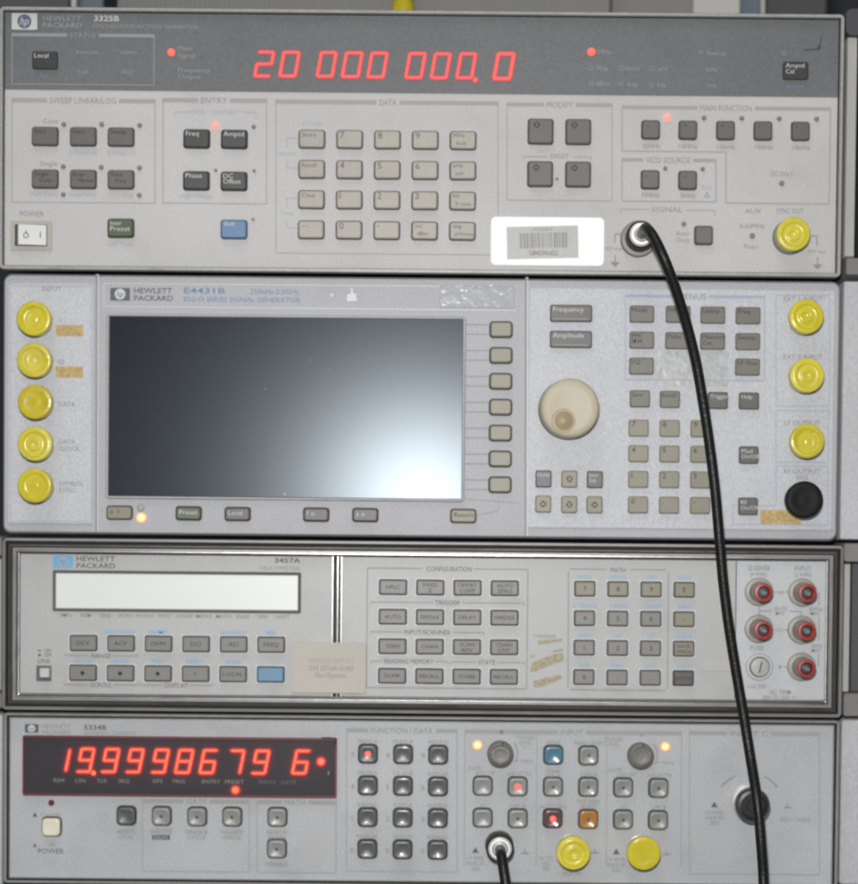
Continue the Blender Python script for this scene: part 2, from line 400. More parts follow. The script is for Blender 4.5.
def cap(U, px, py, r=17.2, h=15.0, m=None, base='metal', br=13.6, label=None, swirl=1, dx=0, dz=0):
    """capped coaxial socket: base, socket barrel, moulded dust cap"""
    m = m or YEL; p = P(px, py, -h * MM); k = S * (1 - h * MM / D)
    cx, cz = p.x, p.z
    b = MB()
    if base == 'grey':
        b.lathe(cx, cz, [((r + .5) * S, -.0001), ((r + .5) * S, -.0028), ((r - .6) * S, -.0036), (11.5 * S, -.0036), (11.5 * S, -.004)], BASEG)
    else:
        b.lathe(cx, cz, [((br + 1.5) * S, -.0001), ((br + 1.5) * S, -.0009), (br * S, -.0011), (br * S, -.0024), (br * .8 * S, -.0028)], CHROME, 6 if False else 36)
    b.lathe(cx, cz, [(10.5 * S, -.002), (10.5 * S, -.0065), (9.5 * S, -.0075)], CHROME)
    for a in (35, 215): # bayonet lugs
        ax, az = cx + 11.5 * S * math.cos(R(a)), cz + 11.5 * S * math.sin(R(a))
        b.box(ax - .9 * S, ax + .9 * S, -.0062, -.0048, az - .9 * S, az + .9 * S, CHROME)
    c0 = b.build('socket', U.root)
    if label: c0['label'] = label
    b = MB(); R0 = r * k; H = h * MM; n = 48
    prof = [(R0 * .90, -H * .36), (R0 * .95, -H * .38), (R0 * .95, -H * .80), (R0 * 1.0, -H * .82), (R0 * 1.0, -H * .95), (R0 * .965, -H * .99), (R0 * .90, -H * 1.0)]
    if swirl == 1: prof += [(R0 * .74, -H * 1.0), (R0 * .70, -H * .965), (R0 * .5, -H * .955), (R0 * .34, -H * .97), (R0 * .28, -H * .96), (R0 * .12, -H * .975)]
    elif swirl == 2: prof += [(R0 * .80, -H * .985), (R0 * .72, -H * 1.01), (R0 * .64, -H * .97), (R0 * .42, -H * .965), (R0 * .36, -H * .995), (R0 * .26, -H * .995), (R0 * .2, -H * .955), (R0 * .08, -H * .95)]
    else: prof += [(R0 * .6, -H * 1.0), (R0 * .4, -H * .98), (R0 * .2, -H * .99), (R0 * .1, -H * .99)]
    ex, ez = random.uniform(-1.3, 1.3) * S, random.uniform(-1.3, 1.3) * S; np_ = len(prof)
    b.loft([(circ(cx + ex * max(0, (i - 6) / (np_ - 7)), cz + ez * max(0, (i - 6) / (np_ - 7)), r_, n), y_) for i, (r_, y_) in enumerate(prof)], m)
    ci = b.build('dust_cap', c0, sharp=50)
    ci.rotation_euler = (R(random.uniform(-1.5, 1.5)), 0, R(random.uniform(-1.5, 1.5)))
    return c0

SEGS = {'0': 'abcdef', '1': 'bc', '2': 'abged', '7': 'abc', '9': 'abcdfg', '8': 'abcdefg', '6': 'acdefg'}
def digit(U, ch, l, t, r, b_, y, mo, mi, wo=4.2, wi=2.2, slant=.17, parent=None):
    """slanted seven segment numeral"""
    cx, cy = (l + r) / 2, (t + b_) / 2; p = P(cx, cy, y); H = (b_ - t - wi) * S / 2; Wd = ((r - l) * S - slant * 2 * H - wi * S) / 2
    pt = lambda u, v: (p.x + u * Wd + slant * v * H, p.z + v * H)
    A = {'a': ((-1, 1), (1, 1)), 'b': ((1, 1), (1, 0)), 'c': ((1, 0), (1, -1)), 'd': ((-1, -1), (1, -1)), 'e': ((-1, 0), (-1, -1)), 'f': ((-1, 1), (-1, 0)), 'g': ((-1, 0), (1, 0))}
    m = MB()
    def bar(a, c, w_, yy, mm, g):
        (x0, z0), (x1, z1) = pt(*a), pt(*c); dx, dz = x1 - x0, z1 - z0; ln = math.hypot(dx, dz); ux, uz = dx / ln, dz / ln
        x0 += ux * g; z0 += uz * g; x1 -= ux * g; z1 -= uz * g; q = w_ / 2; nx, nz = -uz * q, ux * q
        m.poly([(x0 - ux * q, z0 - uz * q), (x0 - nx, z0 - nz), (x1 - nx, z1 - nz), (x1 + ux * q, z1 + uz * q), (x1 + nx, z1 + nz), (x0 + nx, z0 + nz)], yy, mm)
    for s_ in SEGS[ch]:
        a, c = A[s_]; bar(a, c, wo * S, y, mo, .0)
    for s_ in SEGS[ch]:
        a, c = A[s_]; bar(a, c, wi * S, y - .0004, mi, .7 * S)
    return m.build('lit_digit', parent or U.root)
def dot(U, px, py, y, mo, mi, ro=3.2, ri=2.0, parent=None, name='lit_dot'):
    p = P(px, py, y); m = MB(); m.poly(circ(p.x, p.z, ro * S, 20), y, mo); m.poly(circ(p.x, p.z, ri * S, 20), y - .0004, mi)
    return m.build(name, parent or U.root)

def logo(U, l, t, r, b_, frame, disc, letters, y=-.0003):
    x0, z0, x1, z1 = rl(l, t, r, b_); m = MB(); cx, cz = (x0 + x1) / 2, (z0 + z1) / 2; h = z1 - z0
    m.loft([(rr(cx, cz, x1 - x0, h, 1 * S), -.0001), (rr(cx, cz, x1 - x0, h, 1 * S), y)], frame)
    m.poly(circ(cx, cz, h * .43, 28), y - .00015, disc)
    m.text('hp', cx - h * .02, cz + h * .02, y - .0004, h * .46, letters, 'C', slant=.25, stretch=.85)
    return m.build('maker_badge', U.root)

def ground(U, x, y, s_=1.0, m=None):
    m = m or INK
    U.L(x, y - 7 * s_, x, y, 1.2, m)
    a = P(x, y, U.face)
    U.ink.poly([(a.x - 5 * s_ * S, a.z), (a.x, a.z - 5 * s_ * S), (a.x + 5 * s_ * S, a.z)], U.face - .0001, m)

def plate(U, name, l, t, r, b_, y1, m, rad=2, y0=0.0, bev=.6, label=None):
    x0, z0, x1, z1 = rl(l, t, r, b_); cx, cz, w_, h = (x0 + x1) / 2, (z0 + z1) / 2, x1 - x0, z1 - z0
    b = MB(); b.loft([(rr(cx, cz, w_, h, rad * S), y0), (rr(cx, cz, w_, h, rad * S), y1 + bev * .3 * S), (rr(cx, cz, w_ - bev * S, h - bev * S, rad * S), y1)], m)
    o = b.build(name, U.root)
    if label: o['label'] = label
    return o

# ================================================================== SETTING
b = MB(); b.box(-1.6, 1.6, .62, .66, -1.2, 1.2, BACK); o = b.build('back_wall'); tag(o, None, kind='structure')
zf = P(430, 886).z - .004
b = MB(); b.box(-.6, .6, -.008, .6, zf - .03, zf, CASED); o = b.build('shelf'); tag(o, None, kind='structure')

# ================================================================== INSTRUMENT 1, top: function generator
U = Unit('function_generator', 'grey function generator with dark band and red digits, topmost of the stack', 'generator', (0, 7.5, 842, 270))
chassis(U)
rect = (U.x0, U.z0, U.x1, U.z1)
ringframe(rect, [(1, 8), (0, 6), (0, -2.5), (.8, -3.6), (3.4, -3.6), (4.4, -2.4), (4.8, .2)], [BEZ1, BEZ1, BEZE, BEZE, BEZ1, GAP], r0=5).build('bezel', U.root)
x0, z0, x1, z1 = rl(4, 11, 837, 265.5)
_, zb, _, _ = rl(4, 11, 837, 89.5)
b = MB(); b.box(x0, x1, 0, .003, z0, zb, P1); b.build('front_panel', U.root)
b = MB(); b.box(x0, x1, -.0004, .003, zb, z1, P1D); b.build('display_band', U.root)
U.face = -.0005
logo(U, 12, 13.5, 37.5, 30, INKW, BADGE, INKW, -.0009)
U.T('HEWLETT', 43, 18, 4.8, INKWD, 'L', w=38, bold=.01); U.T('PACKARD', 43, 25, 4.8, INKWD, 'L', w=39, bold=.01)
U.T('3325B', 94, 18.3, 5.2, INKW, 'L', w=25, bold=.02); U.T('SYNTHESIZER/FUNCTION GENERATOR', 93, 26, 3.6, INKWD, 'L', w=104)
U.box(12, 33, 154, 84, 1, INKWD, 'STATUS', 83, 26, bar=3.4, th=4.6, tm=INKWD)
for t, x, y in (('Remote', 87, 52), ('Listen', 129, 52), ('Talk', 83, 72), ('SRQ', 127, 72)): U.T(t, x, y, 4, INKWD)
for x, y in ((68, 50), (114, 50), (68, 71), (114, 72)): U.T('-', x, y, 3, INKWD)
U.T('Main', 178, 48.5, 4.6, INKWD, 'L'); U.T('Signal', 178, 55.5, 4.6, INKWD, 'L'); U.T('Frequency', 178, 70, 4.6, INKWD, 'L'); U.T('Output', 178, 76.5, 4.6, INKWD, 'L')
U.T('•', 168, 72, 3, INKWD)
U.T('MHz', 605, 52, 4.2, INKWD)
for t, x, y in (('Vpp', 602, 68), ('Vrms', 632, 68.5), ('mV', 663, 69), ('dBm', 602, 83.5), ('deg', 632, 84), ('Hz', 662, 85), ('Sweep', 716, 53), ('kHz', 712, 69.5), ('sec', 712, 85)):
    U.T(t, x, y, 4.4, INKWD)
for x, y in ((591, 68), (621, 68.3), (652, 68.6), (591, 83.3), (621, 83.6), (652, 85), (701, 52), (784, 53)):
    U.T('□', x, y, 3.4, INKWD); U.L(x - 1.5, y + 1.5, x + 1.5, y + 1.5, .8, INKWD)
U.T('Service', 795, 86, 3.6, INKBD)
U.T('bus', 45, 76, 3.6, INKBD)
U.L(804, 50, 820, 49, 1.2, CRACK); U.L(820, 49, 821, 37, 1.1, CRACK); U.L(817, 49.5, 820, 45, 2, CRACK)
YD = -.0006
for ch, l, t, r, bt in (('2', 254, 51.5, 274.5, 77), ('0', 279, 51.7, 300, 77), ('0', 316.5, 52, 337, 77.3), ('0', 341.5, 52.3, 363, 77.6), ('0', 367, 52.6, 388, 78),
                        ('0', 405, 53, 426, 78.5), ('0', 430.5, 53.3, 451, 78.8), ('0', 456, 53.3, 476.5, 78.8)):
    digit(U, ch, l, t, r, bt, YD, SEG1, SEG2, 3.9, 1.9)
digit(U, '0', 493, 53, 515, 79.8, YD, SEG1, SEG2, 4.4, 2.4)
dot(U, 475.3, 80, YD, SEG1, SEG2, 2.8, 1.9)
led(U, 171, 52, 3.6, LEDR, label='lit red lamp beside the digits'); led(U, 591.5, 51.5, 3.8, LEDR, label='lit red lamp at the right of the digits')
key(U, 44.8, 60, 25, 17.5, KDARK, [('Local', -10.5, -4.5, 4.4, INKW)], well=WELLD, label='charcoal key in the dark band at the left')
key(U, 795.8, 70.5, 25, 17.5, KDARK, [('Amptd', -10, -5, 4.2, INKW), ('Cal', -10, .8, 4.2, INKW)], well=WELLD, label='charcoal key in the dark band at the right')
U.face = -.0001
# sweep block
U.box(12, 98, 155, 202, 1.0, INKL, 'SWEEP LINEAR/LOG', 83, 66, bar=4)
for j, yy in enumerate((135.8, 178.5)):
    for i, xx in enumerate((44.5, 82.7, 120.5)):
        lg = [[('Start', 'Start', 'Sweep')[i], ('Single', 'Stop', 'Time')[i]][j], ['', ('Cont', 'Marker', 'Freq')[i], ''][j]]
        L_ = [(lg[0], -10, -4.5, 3.8, INKK)] + ([(lg[1], -5, 1.5, 3.6, INKK)] if lg[1] else [])
        key(U, xx, yy + (xx - 44.5) * SL, 25, 17.5, KGREY, L_)
for x, y in ((63.5, 124), (101.5, 124), (139.5, 125), (63, 166.3), (101, 167), (139.3, 167.6), (63, 194.3), (139, 195)): led(U, x, y, 2.4)
U.T('Cont', 50.5, 121, 4.4); U.T('Single', 48.5, 163.5, 4.6)
for t, x, y in (('Δ Freq x2', 83, 152.5), ('Δ Freq ÷2', 121, 153), ('Start Freq', 43, 194), ('Stop Freq', 82, 194.3), ('Log', 128, 195)): U.T(t, x, y, 4.2, INKB)
# entry block
U.box(163, 98, 266.5, 203, 1.0, INKL, 'ENTRY', 214, 26, bar=4)
U.T('MKR / OFFSET', 214, 112, 4.2, INKB, w=50)
U.L(175, 112, 187, 112, .9, INKB); U.L(175, 112, 175, 117, .9, INKB); U.L(241, 112, 256, 112.5, .9, INKB); U.L(256, 112.5, 256, 118, .9, INKB)
for t1, t2, x, y in (('Freq', '', 196.3, 138.3), ('Amptd', '', 234, 138.8), ('Phase', '', 196, 180.3), ('DC', 'Offset', 233.7, 180.8)):
    key(U, x, y, 25, 17.5, KDARK, [(t1, -10.5, -4.8, 4.6, INKW)] + ([(t2, -10.5, .6, 4.4, INKW)] if t2 else []), well=WELLD)
led(U, 215.3, 125.3, 3.4, LEDP, label='lit pink lamp above the charcoal keys'); led(U, 253.5, 126.5, 2.2); led(U, 215.5, 170, 1.6); led(U, 254, 170.5, 1.6)
U.T('High Voltage', 196, 196, 4.2, INKB, w=33)
key(U, 120.3, 227.8, 25, 17.5, KGREEN, [('Instr', -10, -4.8, 4, INKW), ('Preset', -10, .8, 4.8, INKW)], well=WELLD, label='olive green preset key')
U.T('Self Test', 120, 244, 4.4, INKB)
key(U, 233.7, 229, 25, 17.5, KBLUE, [('Shift', -10, -5, 4, INKW)], label='blue shift key'); led(U, 253, 219, 1.5)
# power switch
U.T('POWER', 32, 213.8, 5, INK, w=24)
pl = plate(U, 'power_switch', 11, 221, 52, 250.5, -.0012, mat('switch_plate', (172, 170, 158), .5, mottle=.05, grain=.05), 1)
x0, z0, x1, z1 = rl(16, 225.5, 47, 245.5)
b = MB(); b.box(x0 - .5 * S, x1 + .5 * S, -.0013, -.0017, z0 - .7 * S, z1 + .7 * S, WELLD)
zc = (z0 + z1) / 2
xm = x0 + 4 * S
b.add([(x0 + 1.5 * S, -.0018, z0), (xm, -.0046, z0), (x1, -.0024, z0), (x1, -.0018, z0), (x0 + 1.5 * S, -.0018, z1), (xm, -.0046, z1), (x1, -.0024, z1), (x1, -.0018, z1)],
      [(0, 1, 5, 4), (1, 2, 6, 5), (2, 3, 7, 6), (0, 3, 2, 1), (4, 5, 6, 7)], mat('rocker_white', (196, 196, 191), .35))
sw = b.build('rocker', pl)
b = MB()
cxr = xm + (x1 - xm) * .28; cx2 = xm + (x1 - xm) * .8
for i in range(20):
    a = R(i * 18); a2 = R(i * 18 + 18); rr_ = 2.4 * S
    b.line(cxr + rr_ * math.cos(a), zc - .8 * S + rr_ * math.sin(a), cxr + rr_ * math.cos(a2), zc - .8 * S + rr_ * math.sin(a2), .9 * S, -.0044, INKD)
b.line(cxr, zc + 1 * S, cxr, zc + 4 * S, .9 * S, -.0044, INKD); b.line(cx2, zc - 3 * S, cx2, zc + 3 * S, 1 * S, -.0034, INKD)
b.build('switch_marks', sw)
# data block
U.box(276, 99.5, 498, 253, .9, INKL, 'DATA', 388, 17, bar=4)
U.T('STORE', 312, 124, 4, INKB)
rows = [[('Store',), ('7',), ('8',), ('9',), ('MHz', 'Volt')], [('Recall',), ('4',), ('5',), ('6',), ('kHz', 'mV')],
        [('Clear',), ('1',), ('2',), ('3',), ('Hz', 'V rms')], [('—',), ('0',), ('•',), ('sec', 'dBm'), ('deg', 'mVrms')]]
for j, row in enumerate(rows):
    for i, lg in enumerate(row):
        x = 311.7 + 37.85 * i - .12 * j * 2; y = 138.6 + 30.25 * j + (x - 311.7) * .0095
        if len(lg) == 1:
            big = len(lg[0]) == 1 and lg[0] not in '—•'
            L_ = [(lg[0], -9.5, -3.8, 6.2 if big else 4.0, INKD)]
        else: L_ = [(lg[0], -9.5, -4.6, 3.8, INKD), (lg[1], -7.5, 3.2, 4, INKD)]
        key(U, x, y, 24.5, 16.6, KBEIGE, L_, grow=1.2)
for y0 in (138, 198):
    U.L(287, y0, 298, y0, .9, INKB); U.L(287, y0, 287, y0 + 10, .9, INKB); U.L(287, y0 + 22, 287, y0 + 30, .9, INKB); U.L(287, y0 + 30, 298, y0 + 30, .9, INKB); U.T('Amptd' if y0 < 150 else 'Freq', 287, y0 + 15, 4, INKB)
# modify block
U.box(507, 102.5, 612, 200, .9, INKL, 'MODIFY', 560, 26, bar=3.6)
for x, y, a in ((540.8, 131, 0), (578.5, 131.4, 0), (540.3, 173.6, 90), (578.3, 174, -90)):
    arrowkey(U, x, y, 24, 24, KGREY, a, off=(-4, -6))
U.T('DIGIT', 560, 156, 4.4); U.L(523, 156.5, 547, 156.7, .9, INKL); U.L(573, 156.7, 591, 157, .9, INKL); U.L(523, 156.5, 523, 160, .9, INKL); U.L(591, 157, 591, 161, .9, INKL)
U.T('Incr', 544, 151, 4, INKB); led(U, 557, 178.5, 1.4)
# main function block
U.box(622, 105.5, 830, 203, 1.3, INKL, 'MAIN FUNCTION', 726, 51, bar=3.4, sides=False)
U.L(622, 107, 622, 151, 1.2); U.L(622, 151, 726, 152, 1.2); U.L(726, 152, 726, 203, 1.2); U.L(726, 203, 829, 204, 1.2); U.L(830.5, 107, 829, 204, 1.2)
U.box(622, 158, 716, 201, 1.2, INKL, 'VCO SOURCE', 668, 44, bar=3.4)
for i, (x, t, s_) in enumerate(((651, '20MHz', '~'), (688.3, '10MHz', '⊓'), (726, '10kHz', '^'), (763.5, '100Hz', '/'), (801, '10kHz', '\\'))):
    y = 129.2 + (x - 651) * .01
    key(U, x, y, 17, 17.5, KGREY, [(s_, -5, -3.5, 4, INKK)]); U.T(t, x, y + 17, 4.2, w=18)
    if i == 0: led(U, 667.3, 117, 3.6, LEDP, label='lit pink lamp in the main function block')
    else: led(U, x + 16, y - 12, 2.4)
for x, y, t in ((650.5, 179.2, '500Hz'), (688, 179.8, '5kHz')):
    key(U, x, y, 17, 17.5, KGREY, [('~', -5, -3.5, 4, INKK)]); led(U, x + 15, y - 11, 2.1); U.T(t, x, y + 16, 4.2)
U.T('Ext', 707, 187, 4.4, INKB); U.T('∆', 707, 195, 5, INKBD)
U.T('DC ONLY', 782, 174, 4.6, w=22); led(U, 782, 183, 2.6)
U.T('SIGNAL', 667, 209.5, 4.8, w=31); U.L(621, 209, 649, 209.5, .9); U.L(621, 209, 621, 214, .9); U.L(686, 210, 715, 210.4, .9); U.L(715, 210.4, 715, 216, .9)
key(U, 704, 235, 17, 17.5, KGREY); led(U, 684, 223.7, 2.4); U.T('Rear', 683, 233.5, 4.2); U.T('Only', 683, 240, 4.2)
U.T('AUX', 753, 211, 4.6); U.T('0-60MHz', 752, 226, 4.6, w=25); led(U, 752.5, 235.6, 2.7); U.T('Rear', 751, 246.5, 4.4)
U.T('SYNC OUT', 790, 211, 4.8, w=27)
U.L(811, 236, 817, 236, 1.1, INK); U.L(817, 236, 817, 246, 1.1, INK); U.T('42V max', 817, 251.5, 3.6, w=18); ground(U, 817.5, 264.5)
U.L(615, 234, 625, 234, 1.1, INK); U.L(615, 234, 615, 243, 1.1, INK); U.T('42V max', 614, 248.5, 3.6, w=18); ground(U, 615, 262)
cap(U, 793.8, 233.8, 16.8, 14, YEL2, 'grey', label='yellow capped socket at the lower right', swirl=2)
U.finish()
# barcode sticker
st = plate(U, 'barcode_sticker', 491, 216.8, 604, 265, -.0004, WHITE, 5, bev=.2)
b = MB(); c0 = P(543, 242); a = R(1.8)
def rot(u, v): return (c0.x + (u * math.cos(a) - v * math.sin(a)) * S, c0.z + (u * math.sin(a) + v * math.cos(a)) * S)
b.poly([rot(-36, -16.5), rot(35, -16.5), rot(35, 15.5), rot(-36, 15.5)], -.0005, GREYLAB)
u = -23
while u < 23:
    w_ = random.choice((.7, .7, 1.1, 1.6)); b.poly([rot(u, -6), rot(u + w_, -6), rot(u + w_, 9), rot(u, 9)], -.0007, INK); u += w_ + random.choice((.8, 1.2, 1.8))
b.text('GB43341652', c0.x + .5 * S, c0.z - 11 * S, -.00075, 4.4 * S, INKD, 'C', 28 * S)
b.text('ASSET', c0.x, c0.z + 12.3 * S, -.00075, 2.6 * S, INK, 'C', 20 * S)
b.build('foil_barcode_label', st)

ROOF = U.z1 - 3 * S + .0003
# ================================================================== INSTRUMENT 2: signal generator
U = Unit('signal_generator', 'pale grey signal generator with a large dark screen and round ivory knob', 'generator', (2.5, 273, 839.5, 533.5))
chassis(U, 6, y0=.009, m=CASE)
cx, cz, w_, h_ = (U.x0 + U.x1) / 2, (U.z0 + U.z1) / 2, U.x1 - U.x0, U.z1 - U.z0
b = MB(); q = S
b.loft([(rr(cx, cz, w_ - 2 * q, h_ - 2 * q, 8 * q, 6), .012), (rr(cx, cz, w_, h_, 9 * q, 6), .009), (rr(cx, cz, w_, h_, 9 * q, 6), .003), (rr(cx, cz, w_ - 1.6 * q, h_ - 1.6 * q, 8 * q, 6), .0012), (rr(cx, cz, w_ - 5 * q, h_ - 5 * q, 7 * q, 6), .0)], P2)
b.build('front_moulding', U.root)
plate(U, 'input_panel', 8.5, 284.5, 93, 524, -.0004, P2L, 2)
plate(U, 'keypad_panel', 528.5, 288, 833, 527.5, -.0004, P2L, 2)
U.face = -.0005
for x, t, bt in ((96.5, 274, 532), (526, 277, 536)):
    U.L(x, t, x - .5, bt, 1.6, INK, y=-.0001); U.L(x + 1.6, t, x + 1.1, bt, 1, SMUDGE_EDGE, y=-.0001)  # groove painted as a dark line with a pale lit edge beside it
U.L(9, 523, 93, 524, 1, INKL); U.L(528, 527.5, 836, 530.5, 1, INKL)
U.box(10.5, 286, 91.5, 521, .7, INKB); U.L(12, 283.8, 90, 284.2, .8, SMUDGE_EDGE, y=-.0001)
U.T('INPUT', 52, 289, 4.6, INK, w=19)
U.face = -.0001
logo(U, 110.5, 288, 130, 300.5, INKD, SMUDGE_EDGE, INKD, -.0006)
U.T('HEWLETT', 134, 290.5, 5.2, INKD, 'L', w=38, bold=.012); U.T('PACKARD', 134, 298, 5.2, INKD, 'L', w=39, bold=.012)
U.T('E4431B', 184, 290.5, 5.4, INKBD, 'L', w=41, bold=.015); U.T('ESG-D SERIES SIGNAL GENERATOR', 184, 299, 4.6, INKBD, 'L', w=116)
U.T('250kHz-2.0GHz', 250, 291.3, 4.8, INKBD, 'L', w=49)
U.L(104, 283.5, 516, 287, .8, SMUDGE_EDGE); U.L(104, 306.5, 516, 310.5, .8, SMUDGE_EDGE); U.L(104, 284, 104, 306, .8, SMUDGE_EDGE)
p = P(352, 297); U.ink.poly([(p.x - 5 * S, p.z - 4.5 * S), (p.x + 5 * S, p.z - 4 * S), (p.x + 4 * S, p.z + 3 * S), (p.x + 1 * S, p.z + 4 * S), (p.x + .5 * S, p.z + 9 * S), (p.x - 1 * S, p.z + 9 * S), (p.x - 1 * S, p.z + 3.5 * S), (p.x - 5 * S, p.z + 2 * S)], -.0002, SMUDGE_EDGE)
p = P(332, 296); U.ink.poly([(p.x - 2 * S, p.z + 2 * S), (p.x + 2 * S, p.z + 2 * S), (p.x, p.z - 2 * S)], -.0002, SMUDGE_EDGE)
plate(U, 'clear_tape', 440, 285.2, 514, 307.5, -.0005, TAPE, 1, bev=1.2, label='strip of clear tape on the bezel')
glints = MB()  # glints on the tape painted as small white shards
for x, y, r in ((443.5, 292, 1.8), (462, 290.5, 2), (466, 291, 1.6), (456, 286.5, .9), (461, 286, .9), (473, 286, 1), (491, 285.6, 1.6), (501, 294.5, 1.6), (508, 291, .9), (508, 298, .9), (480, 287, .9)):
    p = P(x, y); glints.poly([(p.x - r * S, p.z), (p.x, p.z - r * .7 * S), (p.x + r * 1.1 * S, p.z + .1 * r * S), (p.x, p.z + r * .6 * S)], -.0007, GLINT)
glints.build('tape_glints', U.root)
# screen: raised surround, glass set into it tilted back so the flash glare falls low
rect = rl(106.5, 313.5, 465, 498.5); x0, z0, x1, z1 = rect
ringframe(rect, [(0, .2), (0, -1.6), (.8, -2.3), (2.2, -2.3), (3.0, -1.6), (3.2, -.1)], [P2, P2, P2, LCDF, LCDF], r0=3).build('screen_surround', U.root)
x0, z0, x1, z1 = rl(109.5, 316.5, 462, 495.5)
b = MB(); tl = .0000
b.add([(x0, -.0023, z0), (x1, -.0023, z0), (x1, -.0003, z1), (x0, -.0003, z1)], [(0, 1, 2, 3)], LCD)
scn = b.build('screen', U.root)
b = MB()
for x, y, r in ((330, 370, 1.0), (311, 360.5, .9), (266, 389, 1.0), (399, 363, .8), (390, 388, .8), (357, 410, .7), (285, 494, 1.2), (430, 350, .7), (335, 408, .6)):
    p = P(x, y); b.poly(circ(p.x, p.z, r * S * .8, 8), -.0024, INKW if r > 1.1 else INK)
b.build('dust_specks', scn)
# soft keys
for i in range(7):
    y = 329.3 + 25.9 * i; x = 501.2 - .18 * i
    key(U, x, y, 21, 14.5, KTAN, well=WELLD, grow=1.3, r=2.6, name='soft_key')
    U.L(465, y - 4.8, 488, y - 4.6, .8, INK); U.L(465, y + 4.8, 488, y + 5, .8, INK)
U.L(498, 503, 498, 511, .9); U.L(498, 511, 476, 515, .9); U.L(466, 499, 520, 503, .9, INKL)
for x, y, m_, t, lm in ((119, 512.7, KTAN, 'o  I', INKK), (188.3, 513.3, KGREEN, 'Preset', INKW), (237.3, 514, KTAU, 'Local', INKW), (316, 514.6, KTAU, '? o', INKW), (365.2, 515, KTAU, 'a o', INKW), (463.3, 516, KTAN, 'Return', INKK)):
    key(U, x, y, 24.5, 12.5, m_, [(t, -9, -1.2, 4.4, lm)], well=WELLD, grow=1.1, r=2.4, label='olive green preset key below the screen' if m_ is KGREEN else None)
led(U, 140.7, 507.8, 3.6, mat('clear_lamp_lens', (168, 168, 168), .25)); led(U, 141, 517.6, 3.0, LEDO, halo=(LEDHALO, 5), label='lit amber lamp below the screen')
U.face = -.0005
for x, y, t in ((571.2, 313.3, 'Frequency'), (571, 339.3, 'Amplitude')):
    o = key(U, x, y, 42, 17, KTAU, [(t, -18, -4, 4.6, INKW)], well=WELLD)
    pp = P(x, y, -.0026); b = MB(); b.line(pp.x - 18 * S, pp.z - 5.5 * S, pp.x + 16 * S, pp.z - 5.5 * S, .8 * S, -.00266, INKWD); b.build('key_line', o)
# rotary knob
p = P(570, 408, -.016); k = S * .985
b = MB(); b.lathe(p.x, p.z, [(30.5 * k, -.0004), (30.5 * k, -.002)], WELLD, 64)
b.lathe(p.x, p.z, [(29.5 * k, -.0021), (30 * k, -.004), (29.6 * k, -.0135), (28.6 * k, -.0152), (26.5 * k, -.016), (20 * k, -.0158), (10 * k, -.0155), (3 * k, -.0154)], KNOBC, 64)
kn = b.build('tuning_knob', U.root, sharp=50)
p = P(563.5, 420.8, -.016); b = MB()
b.lathe(p.x, p.z, [(12 * k, -.0156), (11.6 * k, -.0163), (10.6 * k, -.0162), (8 * k, -.0166), (4 * k, -.0172), (1 * k, -.0174)], [KNOBD] * 5, 40); b.build('finger_dimple', kn, sharp=60)
key(U, 543.6, 478.8, 16, 17, KTAU, [('Hold', -6, -4, 3.8, INKW)]); key(U, 595, 479.5, 16, 17, KTAU, [('Incr', -6, -4.5, 3.8, INKW), ('Set', -6, .8, 3.8, INKW)])
for x, y, a in ((569.5, 479, 0), (543.3, 504, 90), (569.3, 504.4, 180), (594.6, 504.8, -90)): arrowkey(U, x, y, 16, 17, KTAN, a, well=WELLD)
U.box(625.5, 294.5, 764.5, 379.5, 1, INKB, 'MENUS', 692, 28, bar=2.6, barm=INKB, tm=INK)
mk = (('Mode', 642, 314), ('FM', 678.3, 314.2), ('Utility', 713, 315), ('Freq', 748.3, 315.5), ('FM/', 642, 340), ('Pulse', 677.8, 340.5), ('Memory', 712.8, 341), ('Sweep', 748, 341.5), ('I/Q', 641.6, 366), ('LF Out', 747.7, 367))
for t, x, y in mk:
    lg = [(t, -10, -4, 4.2, INKK)]
    if t == 'FM/': lg.append(('ΦM', -10, 1.5, 4, INKK))
    if t == 'Memory': lg.append(('Cat', -10, 1.8, 4, INKK))
    key(U, x, y, 24.5, 17, KOLIVE, lg, grow=1.1)
for t, x, y, m_, lm in (('Save', 640, 398.7, KOLIVE, INKK), ('Recall', 670, 399.3, KOLIVE, INKK), ('Trigger', 718, 400.4, KTAU, INKW), ('Help', 749.2, 400.9, KTAU, INKW)):
    key(U, x, y, 20, 17, m_, [(t, -8, -4, 3.8, lm)], grow=1.1)
for j, row in enumerate(('789', '456', '123', ('0', '.', '-'))):
    for i, t in enumerate(row):
        key(U, 638.8 + 31 * i - .2 * j, 428 + 25.6 * j + .3 * i, 20, 17, KTAN, [(t, -7, -3.8, 5.2, INKK)], grow=1.1)
key(U, 749, 455, 19.5, 17.5, KTAU, [('Mod', -7.5, -4, 4, INKW), ('On/Off', -7.5, 1.5, 3.8, INKW)], grow=1.1)
key(U, 748.3, 506.3, 19.5, 17.5, KTAU, [('RF', -7.5, -4, 4, INKW), ('On/Off', -7.5, 1.5, 3.8, INKW)], grow=1.1)
x0, z0, x1, z1 = rl(655, 350.5, 728, 386); b = MB()
n = 14; pts = []
for i in range(n): pts.append((x0 + (x1 - x0) * i / n, z0 + random.uniform(-1, 1) * S))
for i in range(8): pts.append((x1 + random.uniform(-1, 1) * S, z0 + (z1 - z0) * i / 8))
for i in range(n): pts.append((x1 - (x1 - x0) * i / n, z1 + random.uniform(-1, 1) * S))
for i in range(8): pts.append((x0 + random.uniform(-1, 1) * S, z1 - (z1 - z0) * i / 8))
b.poly(pts, -.00055, GOO); b.build('tape_residue', U.root)
